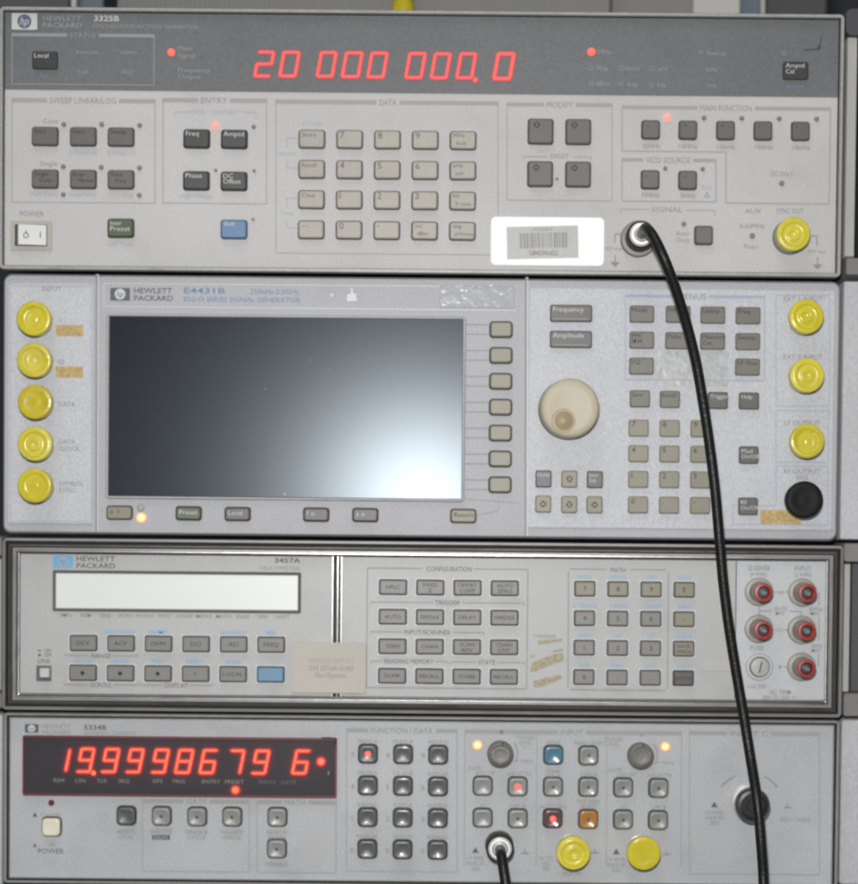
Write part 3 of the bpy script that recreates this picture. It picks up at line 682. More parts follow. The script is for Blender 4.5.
# right connectors
U.box(776, 295, 829.5, 406, .8, INKB); U.box(776, 410.5, 828.5, 462, .8, INKB)
U.L(776, 466, 828, 466.6, .8, INKB); U.L(828, 466.6, 828, 525, .8, INKB); U.L(828, 525, 733, 524, .8, INKB); U.L(733, 524, 733, 506, .8, INKB); U.L(733, 506, 737, 504, .8, INKB); U.L(760, 505.5, 776, 505.5, .8, INKB); U.L(776, 505.5, 776, 466, .8, INKB)
U.T('EXT 1 INPUT', 803, 299, 4.8, INK, w=38); U.T('EXT 2 INPUT', 803, 357, 4.8, INK, w=39); U.T('LF OUTPUT', 802, 423, 4.8, INK, w=35); U.T('RF OUTPUT', 802, 471.3, 4.8, INK, w=36); U.T('50Ω', 802, 477.5, 4, INK)
capm = (YEL, YEL2, YEL3, YEL2, YEL)
for i, (x, y) in enumerate(((33.2, 318.4), (33.8, 359.8), (34.5, 401.5), (34.5, 443.7), (34.8, 485.3))):
    cap(U, x, y, 17.2, 15, capm[i], swirl=(1, 1, 0, 2, 1)[i])
for i, (x, y) in enumerate(((807, 316.7), (807, 375.3), (807.8, 441.2))): cap(U, x, y, 17.2, 15, (YEL, YEL2, YEL)[i], swirl=(2, 2, 1)[i])
cap(U, 804.5, 500, 18.5, 16, BLACKCAP, swirl=0, label='socket under a black cap at the lower right')
U.T('I', 60, 319.5, 4.4); U.T('Q', 61, 361.5, 4.4); U.T('DATA', 67, 404, 4.4, w=17); U.T('DATA', 59, 441.5, 4.4, align='L', w=16); U.T('CLOCK', 59, 448.5, 4.4, align='L', w=21)
U.T('SYMBOL', 59, 483.5, 4.4, align='L', w=25); U.T('SYNC', 59, 490, 4.4, align='L', w=17)
U.finish()
for l, t, r, bt in ((56, 325, 83, 336), (56, 366.5, 83, 377.5), (760.5, 510, 801, 524)):
    o = plate(U, 'tan_label', l, t, r, bt, -.0006, TAN, .5, bev=.1)
    x0, z0, x1, z1 = rl(l, t, r, bt); b = MB()
    b.text('600Ω OPT', (x0 + x1) / 2, (z0 + z1) / 2 + 2 * S, -.0007, 3.4 * S, RESID, 'C', (r - l - 5) * S); b.text('MAX 10V', (x0 + x1) / 2, (z0 + z1) / 2 - 2.8 * S, -.0007, 3.4 * S, RESID, 'C', (r - l - 7) * S)
    b.build('label_print', o)

# ================================================================== INSTRUMENT 3: multimeter
U = Unit('multimeter', 'low grey bench multimeter with metal trim, blank pale display and five red terminals', 'multimeter', (3.5, 537, 841.5, 709.5))
chassis(U, 5, y0=.004, m=CASED)
rect = (U.x0, U.z0, U.x1, U.z1)
prof = [(0, 8), (0, -4.5), (1.0, -6), (3.2, -6.2), (4.2, -5.4), (5.5, -3.8), (6.5, -3.8), (7.3, -5), (8.8, -5.2), (9.8, -4), (10.8, -2.6), (12, -2.6), (12.8, -3.4), (14, -3.4), (15, -1.4), (16.2, -1.2), (16.8, .2)]
ms = [GAP, GAP, ALUD, ALUD, WELLD, WELLD, ALU, ALU, WELL, ALUD, ALUD, ALU, ALU, WELL, ALU, WELL]  # groove bands coloured dark to stand for their shade
ringframe(rect, prof, ms, r0=5).build('trim_frame', U.root)
x0, z0, x1, z1 = rect; i_ = 16 * S
b = MB(); b.box(x0 + i_, x1 - i_, 0, .003, z0 + i_, z1 - i_, P3); b.build('front_panel', U.root)
b = MB()
for l, r, m_ in ((331.7, 333.2, ALU), (333.2, 336.8, WELL), (336.8, 338.4, CHROME), (338.4, 340.4, WELL), (340.4, 342, ALU)):
    a0, c0_, a1, c1 = rl(l, 555.5, r, 695.5)
    d = .0016 if m_ is CHROME else (.0009 if m_ is ALU else .0003)
    b.loft([(rr((a0 + a1) / 2, (z0 + z1) / 2, a1 - a0, z1 - z0 - 2 * i_ - 1e-4, .0001), -.0001), (rr((a0 + a1) / 2, (z0 + z1) / 2, a1 - a0, z1 - z0 - 2 * i_ - 1e-4, .0001), -d * .6), (rr((a0 + a1) / 2, (z0 + z1) / 2, (a1 - a0) * .5, z1 - z0 - 2 * i_ - 1e-4, .0001), -d)], m_)
b.build('panel_divider', U.root)
a0, _, a1, _ = rl(736, 556, 826, 700)
b = MB(); b.box(a0, a1, -.0005, -.0001, z0 + i_ + .001, z1 - i_ - .0005, P3L); b.box(a0 - 1 * S, a0 - .1 * S, -.0004, -.00015, z0 + i_ + .001, z1 - i_ - .0005, INKD); b.build('terminal_panel', U.root)
logo(U, 53, 555.5, 73, 567.5, INK3B, INKB, INKBD, -.0006)
U.T('HEWLETT', 76.5, 558.5, 5, INKD, 'L', w=38.5, bold=.015); U.T('PACKARD', 76.5, 565.5, 5, INKD, 'L', w=39, bold=.015)
U.T('3457A', 274.5, 560.3, 4.6, INKD, 'L', w=26, bold=.02); U.T('MULTIMETER', 260.5, 568, 3.8, INK, 'L', w=40)
x0, z0, x1, z1 = rl(53, 570, 301, 611)
ringframe((x0, z0, x1, z1), [(0, 0), (0, -.8), (1.3, -1.2), (2.6, -1), (3.4, -.2)], [LCDF, INKD, INKD, LCDF], r0=1.5).build('display_surround', U.root)
x0, z0, x1, z1 = rl(56, 573, 298, 608.5)
b = MB(); b.box(x0, x1, -.0003, .002, z0, z1, VFD); b.build('display_window', U.root)
for i, t in enumerate(('SMPL', 'REM', 'SRQ', 'ADRS', 'AC+DC', '4WΩ', 'AZOFF', 'MRNG', 'MATH', 'REAR', 'ERR', 'SHIFT')): U.T(t, 66 + 19.7 * i, 615 + .17 * i, 3.4, INK, bold=.01)
def k3(x, y, w_, t, m_=None, th=4.0, t2=None, h_=14.5):
    lg = [(t, 0, -.2 if not t2 else -2.6, th, INKK, 'C')] if t else []
    if t2: lg.append((t2, 0, 2.8, th, INKK, 'C'))
    return key(U, x, y, w_, h_, m_ or K3, lg, r=.8, well=WELLD, grow=1.1, ring=(RING3, 2.2), hgt=3.0)
for i, t in enumerate(('DCV', 'ACV', 'OHM', 'DCI', 'ACI', 'FREQ')): k3(83 + 37.6 * i, 643.2 + .33 * i, 26, t)
for i, t in enumerate(('▲', '▼', '◇', '>', 'LOCAL', '')):
    ko = k3(82.5 + 37.6 * i, 673 + .33 * i, 26, t if t not in '▲▼◇' else '', K3B if i == 5 else None)
    if i < 3:
        p = P(82.5 + 37.6 * i, 673 + .33 * i, -.003); b = MB(); s_ = 2.6 * S
        b.poly([(p.x - s_, p.z), (p.x, p.z - s_), (p.x + s_, p.z), (p.x, p.z + s_)], -.00308, INKK); b.build('arrow_symbol', ko)
for t, x, y in (('ACV+DCV', 120, 632), ('OHMF', 157.5, 632), ('ACI+DCI', 233, 632.7), ('PER', 271, 633), ('AUTO', 83, 661), ('HOLD', 120.5, 661), ('TEST', 157.5, 661.3), ('RESET', 195, 661.5), ('ADRS', 233, 662)): U.T(t, x, y, 3.8, INK3B, bold=.01)
def brk(x0_, x1_, y, t, th=4.4, up=1, tw=None, tm=None):
    """bracket line with a title in the middle"""
    tw = tw or len(t) * 3.6; m0 = (x0_ + x1_) / 2; f = lambda x: y + (x - x0_) * SL
    U.L(x0_, f(x0_), m0 - tw / 2 - 2, f(m0 - tw / 2), .8, INK); U.L(m0 + tw / 2 + 2, f(m0 + tw / 2), x1_, f(x1_), .8, INK)
    U.L(x0_, f(x0_), x0_, f(x0_) - 2.4 * up, .8, INK); U.L(x1_, f(x1_), x1_, f(x1_) - 2.4 * up, .8, INK); U.T(t, m0, f(m0), th, tm or INKD, w=tw)
brk(64.5, 138, 655.5, 'RANGE', tw=19); brk(64.5, 138, 684.5, 'SCROLL', tw=21); brk(140, 213, 685, 'DISPLAY', tw=23)
U.T('ON', 47.5, 650.5, 3.6, INKD, w=6); U.T('OFF', 47.8, 655, 3.6, INKD, w=8); U.T('LINE', 44, 661, 4.4, INKD, w=12); U.L(38, 650.5, 41, 650.5, 1.4, INKD); U.L(38, 655, 41, 655, 2.4, INKD)
plate(U, 'line_switch', 36.5, 665.5, 51.5, 681, -.0006, INKD, 1)
key(U, 44.2, 673, 9.5, 9.5, mat('switch_button', (196, 196, 190), .3), well=WELLD, r=1, hgt=5, name='line_button')
# configuration block
U.L(367.5, 568, 422, 568.5, .9, INK); U.T('CONFIGURATION', 449, 569, 4.6, INKD, w=45); U.L(474, 569, 528, 569.5, .9, INK); U.L(367.5, 568, 366.5, 687.5, .9, INK); U.L(528, 569.5, 526.5, 689, .9, INK); U.L(366.5, 687.5, 526.5, 689, .9, INK)
brk(371, 524, 602, 'TRIGGER', up=-1, tw=25); brk(371, 484, 631.7, 'INPUT/SCANNER', up=-1, tw=46); brk(371, 447, 661, 'READING MEMORY', up=-1, tw=49); brk(450, 524, 662, 'STATE', up=-1, tw=17)
g = [[('NPLC',), ('FIXED', 'Z'), ('OFFSET', 'COMP'), ('AUTO', 'ZERO')], [('AUTO',), ('SINGLE',), ('DELAY',), ('NRDGS',)], [('TERM',), ('CHAN',), ('SCAN', 'ADV'), ('CHAN', 'CNT')], [('DUMP',), ('RECALL',), ('STORE',), ('RECALL',)]]
for j in range(4):
    for i in range(4):
        t = g[j][i]; k3(393 + 37.3 * i - .3 * j, 587.2 + 29.6 * j + .35 * i, 26.5, t[0], None, 3.6, t[1] if len(t) > 1 else None, 14)
# numeric block
U.L(570, 569, 606, 569.3, .9, INK); U.T('MATH', 618, 570, 4.2, INKD, w=15); U.L(630, 569.6, 666, 570, .9, INK); U.L(668.5, 572, 667.5, 689, .9, INK); U.L(568.5, 571, 568, 688, .9, INK); U.L(570, 689.5, 666, 690.5, .9, INK)
g = ['789E', '456-', '123', '0.,']; bl = [['NULL', 'SCALE', 'OFF', 'STAT'], ['X TRANS', 'Y RDG', 'THERM', 'DBM'], ['MAX', 'UP', 'LO', 'CLEAR'], ['SUB', 'DEG', 'LIST', 'LAST']]
for j in range(4):
    for i in range(4):
        x, y = 585 + 33.2 * i - .3 * j, 588.8 + 29.5 * j + .35 * i; t = g[j][i] if i < len(g[j]) else ''
        if i == 3 and j == 2: k3(x, y, 19.5, 'BACK', KTAN, 3.2, 'SPACE', 14)
        elif i == 3 and j == 3: k3(x, y, 19.5, 'ENTER', KTAU, 3.4, None, 14)
        else: k3(x, y, 19.5, t, KTAN if (i == 3 or j == 0) else K3, 4.6, None, 14)
        U.T(bl[j][i], x, y - 12.3, 3.6, INK3B)
# glue residue
for pts in (((538, 641), (549, 640), (562, 638), (562, 641), (552, 643), (538, 645)), ((551, 651), (563, 648.5), (563, 650.5), (551, 652.5)),
            ((532, 663), (548, 656), (563, 652.5), (564, 661), (550, 665), (536, 671), (530, 672)), ((533, 681), (545, 678), (561, 675), (562, 678), (546, 685), (534, 688)), ((530, 655.5), (535, 655), (535, 656.5), (530, 657))):
    q_ = []
    n = len(pts)
    for i in range(n):
        (xa, ya), (xb, yb) = pts[i], pts[(i + 1) % n]
        for k_ in range(4):
            p = P(xa + (xb - xa) * k_ / 4 + random.uniform(-.5, .5), ya + (yb - ya) * k_ / 4 + random.uniform(-.5, .5)); q_.append((p.x, p.z))
    b = MB(); b.poly(q_, -.0002, RESID); b.build('glue_residue', U.root)
U.T('I=RANGE', 545, 636, 3.2, INK)
plate(U, 'faded_tape_piece', 702, 660, 735, 671, -.0003, mat('faded_tape', (182, 180, 176), .5, mottle=.05), .3)
# terminals
U.face = -.0006
def terminal(px, py):
    p = P(px, py, -.003); b = MB()
    b.lathe(p.x, p.z, [(14.2 * S, -.0005), (14.2 * S, -.0022), (13.6 * S, -.0028), (10.2 * S, -.0030), (9.2 * S, -.0125)], TERM, 40)
    o = b.build('input_terminal', U.root)
    b = MB(); b.lathe(p.x, p.z, [(9.0 * S, -.0125), (9.4 * S, -.0175), (8.8 * S, -.0185), (6.2 * S, -.0186), (5.6 * S, -.0178), (5.4 * S, -.0155)], REDP, 36); b.build('red_post', o)
    b = MB(); b.lathe(p.x, p.z, [(5.5 * S, -.0156), (5.2 * S, -.0158)], BLACK, 24); b.lathe(p.x, p.z, [(3.6 * S, -.0158), (3.4 * S, -.0172), (2.2 * S, -.0175), (1.8 * S, -.0165)], CHROME, 6); b.build('contact_pin', o)
for x, y in ((759.5, 591.8), (803, 592.5), (759.3, 629), (802.3, 630), (802, 667)): terminal(x, y)
p = P(759.5, 667, -.002); b = MB()
b.lathe(p.x, p.z, [(13.6 * S, -.0005), (13.6 * S, -.0016), (12.6 * S, -.0022), (10.4 * S, -.0022)], P3L, 40, cap=False)
b.lathe(p.x, p.z, [(10.4 * S, -.0022), (10.4 * S, -.001), (9.6 * S, -.001), (9.6 * S, -.004), (8.8 * S, -.0048), (5 * S, -.005), (2 * S, -.005)], [WELLD, WELLD, STEEL, GREYLAB, GREYLAB, GREYLAB], 40)
b.line(p.x - 1 * S, p.z - 5.5 * S, p.x + 1.5 * S, p.z + 5.5 * S, 1.7 * S, -.0051, INKD)
b.build('fuse_holder', U.root)
for t, x, y, h_, w_ in (('Ω SENSE', 759, 568, 4.8, 22), ('(4 WIRE)', 758.5, 574.3, 3.8, 17), ('INPUT', 803, 568.5, 4.8, 17), ('(2 WIRE)', 803, 574.7, 3.8, 17), ('FUSE', 757, 648, 4.4, 14), ('1.5A 250V', 757.5, 686.3, 4, 19), ('ALL TERM', 780, 692, 4.2, 21), ('250V TO GND ⚠', 779, 697.5, 4, 34),
                     ('200mVDC', 781, 608.5, 3.6, 14), ('MAX', 780, 613, 3.6, 9), ('450Vpk', 816, 608.8, 3.6, 14), ('MAX', 815, 613.3, 3.6, 9), ('250VAC', 817, 646, 3.6, 11), ('MAX', 816, 650.5, 3.6, 9), ('HI', 781, 592.3, 3.6, 5), ('LO', 780.5, 630, 3.6, 5), ('I', 780, 667, 3.6, 2)):
    U.T(t, x, y, h_, INK, w=w_, bold=.01)
for a in ((774, 592, 777, 592), (785, 592.2, 788, 592.2), (759.5, 607, 759, 615), (760, 611, 772, 611), (790, 611.3, 801, 611.5), (801, 611.5, 802, 616), (774, 629.8, 777, 629.8), (784, 630, 788, 630), (783, 667, 788, 667), (817.5, 592.5, 819, 593), (819, 593, 819, 605), (819, 617, 818.8, 641), (818.5, 654, 818.3, 667)): U.L(*a, .9, INK)
U.finish()
st = plate(U, 'cream_sticker', 292, 642, 366, 692.5, -.0022, BEIGE, 2.5, bev=.3, y0=-.0001)
b = MB(); p = P(331, 660.8, -.0022)
for t, dy, w_, sk in (('HP3457A OPT.021', 0, 45, 0), ('S/N 2714A15183', 7.5, 44, 0), ('No Options', 14.5, 31, 0)): b.text(t, p.x + (0 if w_ > 40 else 0) * S, p.z - dy * S, -.00225, 4.6 * S, INKL if dy == 0 else INK, 'C', w_ * S)
b.build('sticker_print', st)

# ================================================================== INSTRUMENT 4, bottom: frequency counter
U = Unit('frequency_counter', 'grey frequency counter with red digits in a dark window, bottom of the stack', 'counter', (4.5, 712, 838, 882.5))
chassis(U)
rect = (U.x0, U.z0, U.x1, U.z1)
ringframe(rect, [(.5, 8), (0, 6), (0, -2), (.8, -2.8), (2.6, -2.8), (3.2, -2), (3.4, -.2), (4.8, -.2), (5.0, -.9), (6.0, -.9), (6.2, .2)], [BEZ1, BEZ1, BEZE, BEZ1, BEZ1, GAP, GAP, BEZ1, BEZ1, P4], r0=4).build('bezel', U.root)
b = MB(); i_ = 6.1 * S; b.box(U.x0 + i_, U.x1 - i_, 0, .003, U.z0 + i_, U.z1 - i_, P4); b.build('front_panel', U.root)
for fx in (U.x0 + .04, U.x1 - .04):
    for fy in (.04, .36):
        b = MB(); b.box(fx - .012, fx + .012, fy - .012, fy + .012, zf, U.z0 + 3.2 * S, BLACK); b.build('rubber_foot', U.root)
logo(U, 25, 724, 38.5, 732.5, INKD, RING3, INKD, -.0005)
U.T('HEWLETT', 42, 726.2, 4, INK, 'L', w=28.5); U.T('PACKARD', 42, 732, 4, INK, 'L', w=29); U.T('5334B', 84, 727.3, 4.8, INKD, 'L', w=22.5, bold=.015); U.T('UNIVERSAL COUNTER', 84, 732.8, 3.4, INK, 'L', w=52)
x0, z0, x1, z1 = rl(23.5, 735, 337, 794.5)
b = MB(); cx, cz = (x0 + x1) / 2, (z0 + z1) / 2
b.loft([(rr(cx, cz, x1 - x0, z1 - z0, 1.5 * S), 0), (rr(cx, cz, x1 - x0, z1 - z0, 1.5 * S), -.0009), (rr(cx, cz, x1 - x0 - 2.4 * S, z1 - z0 - 2.4 * S, 1.5 * S), -.0013)], [WINR, WINR], capm=WIN)
win = b.build('display_window', U.root)
b = MB()
for i, (x, t) in enumerate(((59, 'REM'), (80.5, 'LSN'), (102, 'TLK'), (124, 'SRQ'), (157.5, 'OFS'), (178.5, 'TRIG'), (211, 'ENTRY'), (234.5, 'PRESET'), (267, 'MATH'), (288.5, 'GATE'))):
    p = P(x, 780.3 + i * .2, -.0013); b.text(t, p.x, p.z, -.00136, 3.6 * S, INKW if i < 8 else INKWD, 'C', stretch=1.15)
p = P(328.5, 773, -.0013); b.rect(p.x - .6 * S, p.z - 2 * S, p.x + .6 * S, p.z + 2 * S, -.00136, INKW)
b.build('window_legend', win)
y4 = -.0014
for ch, l, t, r, bt in (('1', 53.5, 748.8, 70.8, 771.5), ('9', 76.5, 748, 95, 772.3), ('9', 101, 748.3, 120, 772.5), ('9', 125.7, 748.7, 144.3, 772.7), ('9', 151, 749, 169.6, 773), ('8', 174.6, 749.2, 194, 773.3), ('6', 199, 749.4, 218, 773.5),
                        ('7', 226, 749.8, 245, 773.8), ('9', 251.3, 750, 270, 774), ('6', 291.6, 750, 310.5, 774)):
    digit(U, ch, l, t, r, bt, y4, SEG3, SEG4, 4.6, 1.5, .2, parent=win)
dot(U, 93.6, 773, y4, SEG3, SEG4, 3, 2, win); dot(U, 321, 761.5, y4, SEG3, SEG4, 5, 3, win); dot(U, 235.5, 790, y4, SEG3, SEG4, 5, 3, win)
x0, z0, x1, z1 = rl(25.2, 736.6, 335.4, 793)
b = MB(); b.add([(x0, -.0031, z0), (x1, -.0031, z0), (x1, -.0031, z1), (x0, -.0031, z1)], [(0, 1, 2, 3)], HAZE); b.build('clear_cover', win)
ringframe(rl(23.5, 735, 337, 794.5), [(0, -1.2), (0, -3.0), (.5, -3.3), (1.5, -3.3), (1.9, -3.1), (1.9, -1.2)], WINR, r0=1.5).build('window_rim', win)
led(U, 51, 803, 3, LEDOFF2)
k4 = dict(r=3.6, well=WELLD, grow=1.5, hgt=4.0, dish=.5, bev=1.6)
key(U, 50.7, 827.3, 17.5, 17.5, K4C, **{**k4, 'dish': .2}, name='power_button', label='cream square power button')
U.T('STANDBY', 51, 814.8, 3.6, w=21); U.T('ON', 51, 844.3, 4, w=7); U.T('POWER', 51, 851, 5, INKD, w=26)
def tri(x, y, s_=3, m_=None): 
    p = P(x, y); U.ink.poly([(p.x - s_ * S, p.z - s_ * .8 * S), (p.x + s_ * S, p.z - s_ * .8 * S), (p.x, p.z + s_ * .9 * S)], -.0002, m_ or INKD)
tri(35, 814.5, 2.6); tri(35, 845, 2)
def k4k(x, y, m_=None, lit=None, lab=None, lg=True):
    m_ = m_ or K4
    key(U, x, y, 17.5, 17.5, m_, **k4, lit=lit, label=lab)
    
k4k(125.6, 816.3, K4D); U.T('RESET/', 126, 831.5, 3.8, w=18); U.T('LOCAL', 126, 837, 3.8, w=16)
U.box(142.5, 799, 249, 871, 1.1, INKL, 'GATE', 196.5, 20, bar=4, barm=INKL, th=5.2); U.box(257, 800, 336, 872, 1.1, INKL, 'MATH', 295, 20, bar=4, th=5.2)
led_m = mat('unlit_key_window', (92, 92, 88), .3)
for x, y, a, c in ((161, 816.6, 'GATE TIME', 'DELAY'), (196.6, 817.2, 'SINGLE', 'CYCLE'), (231.7, 817.4, '100 GATE', 'AVERAGE'), (277, 817.6, 'SELECT/', 'ENTER'), (276.5, 849.3, 'DISABLE', '')):
    k4k(x, y, lit=(led_m, 0, 0, 1.7)); U.T(a, x, y + 14.8, 3.8, w=22)
    if c == 'DELAY':
        p = P(x, y + 20.6); U.ink.rect(p.x - 9 * S, p.z - 2.4 * S, p.x + 9 * S, p.z + 2.4 * S, -.00015, INKD); U.T(c, x, y + 20.6, 3.4, P4, w=14, y=-.0004)
    elif c: U.T(c, x, y + 20, 3.8, w=18)
U.box(346.5, 728.2, 457, 871, 1.1, INKL, 'FUNCTION / DATA', 402, 62, bar=4, th=5.2)
fl = [('FREQ A', 'FREQ B', 'FREQ C'), ('PERIOD A', 'T.I. A>B', 'RATIO A/B'), ('RISE/FALL', 'TOT A', 'PULSE A'), ('PHASE', 'VOLT PK', 'READ')]
for j in range(4):
    for i in range(3):
        x, y = 367.8 + 35.2 * i - .2 * j, 754.3 + 31.8 * j + .5 * i
        lit = (LEDR, 0, 0, 3) if (i, j) == (0, 0) else None
        k4k(x, y, K4D, lit=lit, lab='grey key with a lit red lamp' if lit else None)
        U.T(fl[j][i], x, y - 13.2, 3.8, INK, w=20); p = P(x - 15.5, y + 1)
        U.T(str((7, 8, 9, 4, 5, 6, 1, 2, 3, 0, 0, 0)[j * 3 + i]), x - 15, y + .5, 5, INK)
# input blocks
U.box(465, 729.5, 682, 868, 1.0, INKL, 'INPUT', 572, 22, bar=4, th=4.8, sides=False)
for x in (465, 537, 607, 681.5): U.L(x, 731, x - .8, 866, 1.0)
U.T('A', 501.5, 732, 4.6, INKD); U.T('B', 642.5, 733.5, 4.6, INKD)
for x, y, n1 in ((500.6, 755, 'A'), (641.6, 756.8, 'B')):
    p = P(x, y, -.010); k = S * .99
    b = MB(); b.lathe(p.x, p.z, [(13.2 * k, -.0001), (13.2 * k, -.006), (12.4 * k, -.007), (9.6 * k, -.0075)], KNOBG, 40, cap=False)
    b.lathe(p.x, p.z, [(9.6 * k, -.0075), (9.2 * k, -.0095), (8.4 * k, -.0100), (7.2 * k, -.0100), (7.0 * k, -.0094), (3 * k, -.0092)], [CHROME, CHROME, CHROME, KNOBG, KNOBG], 40)
    b.poly(circ(p.x + 2 * S, p.z + 10.8 * S, 1 * S, 10), -.0074, INKK)
    b.build('trigger_knob', U.root, sharp=50)
    U.T('TRIGGER', x + (25 if n1 == 'A' else -28), y - 17.5, 3.8, w=19); U.T('LEVEL', x + (25 if n1 == 'A' else -28), y - 12.5, 3.8, w=14); U.T('SENS', x + (27 if n1 == 'A' else -26), y - 8, 3.6, INKB, w=12)
    for a in range(-30, 40, 10):
        a0, a1 = R(a), R(a + 10); U.ink.line(p.x + 17.5 * S * math.cos(a0), p.z + 17.5 * S * math.sin(a0), p.x + 17.5 * S * math.cos(a1), p.z + 17.5 * S * math.sin(a1), 1 * S, -.0002, INK)
    U.T('+ MAX', x + 24, y + 6, 3.4); U.T('-', x - 17, y + 4, 3.6)
    U.T('SLOPE', x - 26, y + 13, 3.8, w=13); U.T('50Ω/1M', x - 16, y + 18, 3.8, w=18); U.T('x10 ATTN', x + 18, y + 18.5, 3.8, w=24)
led(U, 477.5, 745.2, 2.8, LEDO, halo=(LEDHALO, 4.6), label='lit amber lamp beside the left trigger knob'); led(U, 665.5, 746.8, 2.8, LEDO, halo=(LEDHALO, 4.6), label='lit amber lamp beside the right trigger knob')
k4k(553.6, 755.4, K4B, lab='blue key'); k4k(588.7, 756, lit=(led_m, .5, -.3, 1.7)); U.T('SENS', 553.5, 742.3, 3.8); U.T('READ LEVELS', 590, 743, 3.8, w=31)
for x, y, m_, lt, lb in ((482.8, 786.4, K4, None, None), (517.8, 787, K4, LEDR, 'grey key with a lit red lamp in channel A'), (553.3, 787.2, K4, 0, None), (588.6, 787.5, K4, 0, None), (623.6, 788, K4, 0, None), (659, 788.6, K4, 0, None),
                    (482.7, 818.4, K4, None, None), (517.9, 819, K4, 0, None), (553, 819, K4R, LEDR, 'plum key with a lit red lamp'), (588.5, 819.8, K4O, 0, 'amber key'), (623.5, 820.2, K4, 0, None), (658.6, 820.8, K4, 0, None)):
    k4k(x, y, m_, lit=None if lt is None else ((lt, 0, 0, 3.2) if lt else (led_m, 0, 0, 1.7)), lab=lb)
for t, x, y, w_ in (('COMM', 553, 771.5, 14), ('VIA A', 553, 776, 16), ('COM A', 588.5, 774.5, 17), ('AC', 483, 805.5, 6), ('LPF A', 518, 806, 16), ('AUTO TRIG', 553, 806.5, 27), ('EXT ARM', 588.5, 801.5, 22), ('SELECT', 588.5, 806.5, 17), ('AC', 624, 807, 6), ('LPF B', 659, 807.3, 14)): U.T(t, x, y, 3.8, INK, w=w_)
def warn(x, y, lines, sgn):
    tri(x, y, 3.4)
    for i, t in enumerate(lines): U.T(t, x, y + 8 + 5.3 * i, 3.8, INK, w=len(t) * 2.9)
    U.L(sgn - 4, y + 3, sgn + 4, y + 3, 1.4, INK); U.L(sgn, y - 1, sgn, y + 3, 1.2, INK)
warn(475.5, 850, ('1V RMS', 'MAX IN', '50Ω'), 525); warn(616.3, 851.5, ('1V RMS', 'MAX IN', '50Ω'), 666.5)
for i, t in enumerate(('5V TTL', 'MAX', '50Ω')): U.T(t, 546, 858.5 + 5 * i, 3.8, INK, w=len(t) * 2.4)
U.L(590, 852.5, 599, 852.5, 1.3, INK); U.L(594.5, 848.5, 594.5, 852.5, 1.2, INK)
U.T('ARM IN', 571, 873.5, 3.4)
cap(U, 573.2, 853, 17, 14, YEL2, label='yellow capped socket below the amber key', swirl=2); cap(U, 644, 853.3, 17, 14, YEL, label='yellow capped socket of channel B', swirl=0)
# channel C
U.box(689.5, 731, 819.5, 873.5, 1.1, INKL, 'INPUT C', 749, 38, bar=4, th=4.8, barm=INKL)
warn(714.3, 804.5, ('1V RMS', 'MAX IN', '50Ω'), 787.5); U.T('50Ω-1.3GHz', 795.5, 819.5, 4, w=31)
for s_ in (-1, 1):
    for a in range(0, 28, 7):
        p = P(749, 809); A0 = R(90 + s_ * (24 + a)); A1 = R(90 + s_ * (31 + a)); rd = 36 * S
        U.ink.line(p.x + rd * math.cos(A0), p.z + rd * math.sin(A0), p.x + rd * math.cos(A1), p.z + rd * math.sin(A1), 1.3 * S, -.0002, INK)
p = P(747, 800.5, -.004); b = MB()
b.lathe(p.x, p.z, [(15.5 * S, -.0001), (15.8 * S, -.001), (15.8 * S, -.0035), (13.2 * S, -.0045)], STEEL, 40); so = b.build('channel_socket', U.root)
p2 = P(754.5, 806.5, -.022); k = S * .98; b = MB()
b.lathe(p.x * .5 + p2.x * .5, p.z * .5 + p2.z * .5, [(13 * k, -.0044), (13.5 * k, -.006), (14 * k, -.02)], mat('black_cap_plastic', (36, 36, 36), .3, spec=.5), 48, cap=False)
b.lathe(p.x * .35 + p2.x * .65, p.z * .35 + p2.z * .65, [(15.5 * k, -.012), (17.2 * k, -.0135), (17.2 * k, -.020), (15.6 * k, -.0218), (12.4 * k, -.022), (11.6 * k, -.0208), (6.5 * k, -.0208), (6 * k, -.0214), (1 * k, -.0214)], MATS['black_cap_plastic'], 48)
b.build('black_cap', so, sharp=50)
b = MB(); p = P(314, 848)
b.poly([(p.x + (14 + random.uniform(-2, 2)) * S * math.cos(R(a)), p.z + (22 + random.uniform(-3, 3)) * S * math.sin(R(a))) for a in range(0, 360, 20)], -.00005, SMUDGE4); b.build('rubbed_patch', U.root)
b = MB(); a0 = P(322, 737.5, -.0014); a1 = P(336, 738, -.0014); b.line(a0.x, a0.z, a1.x, a1.z, 1.6 * S, -.0035, GAP); a2 = P(335.5, 745, -.0014); b.line(a1.x, a1.z, a2.x, a2.z, 1.2 * S, -.0035, GAP); b.build('window_chip', win)
U.finish()

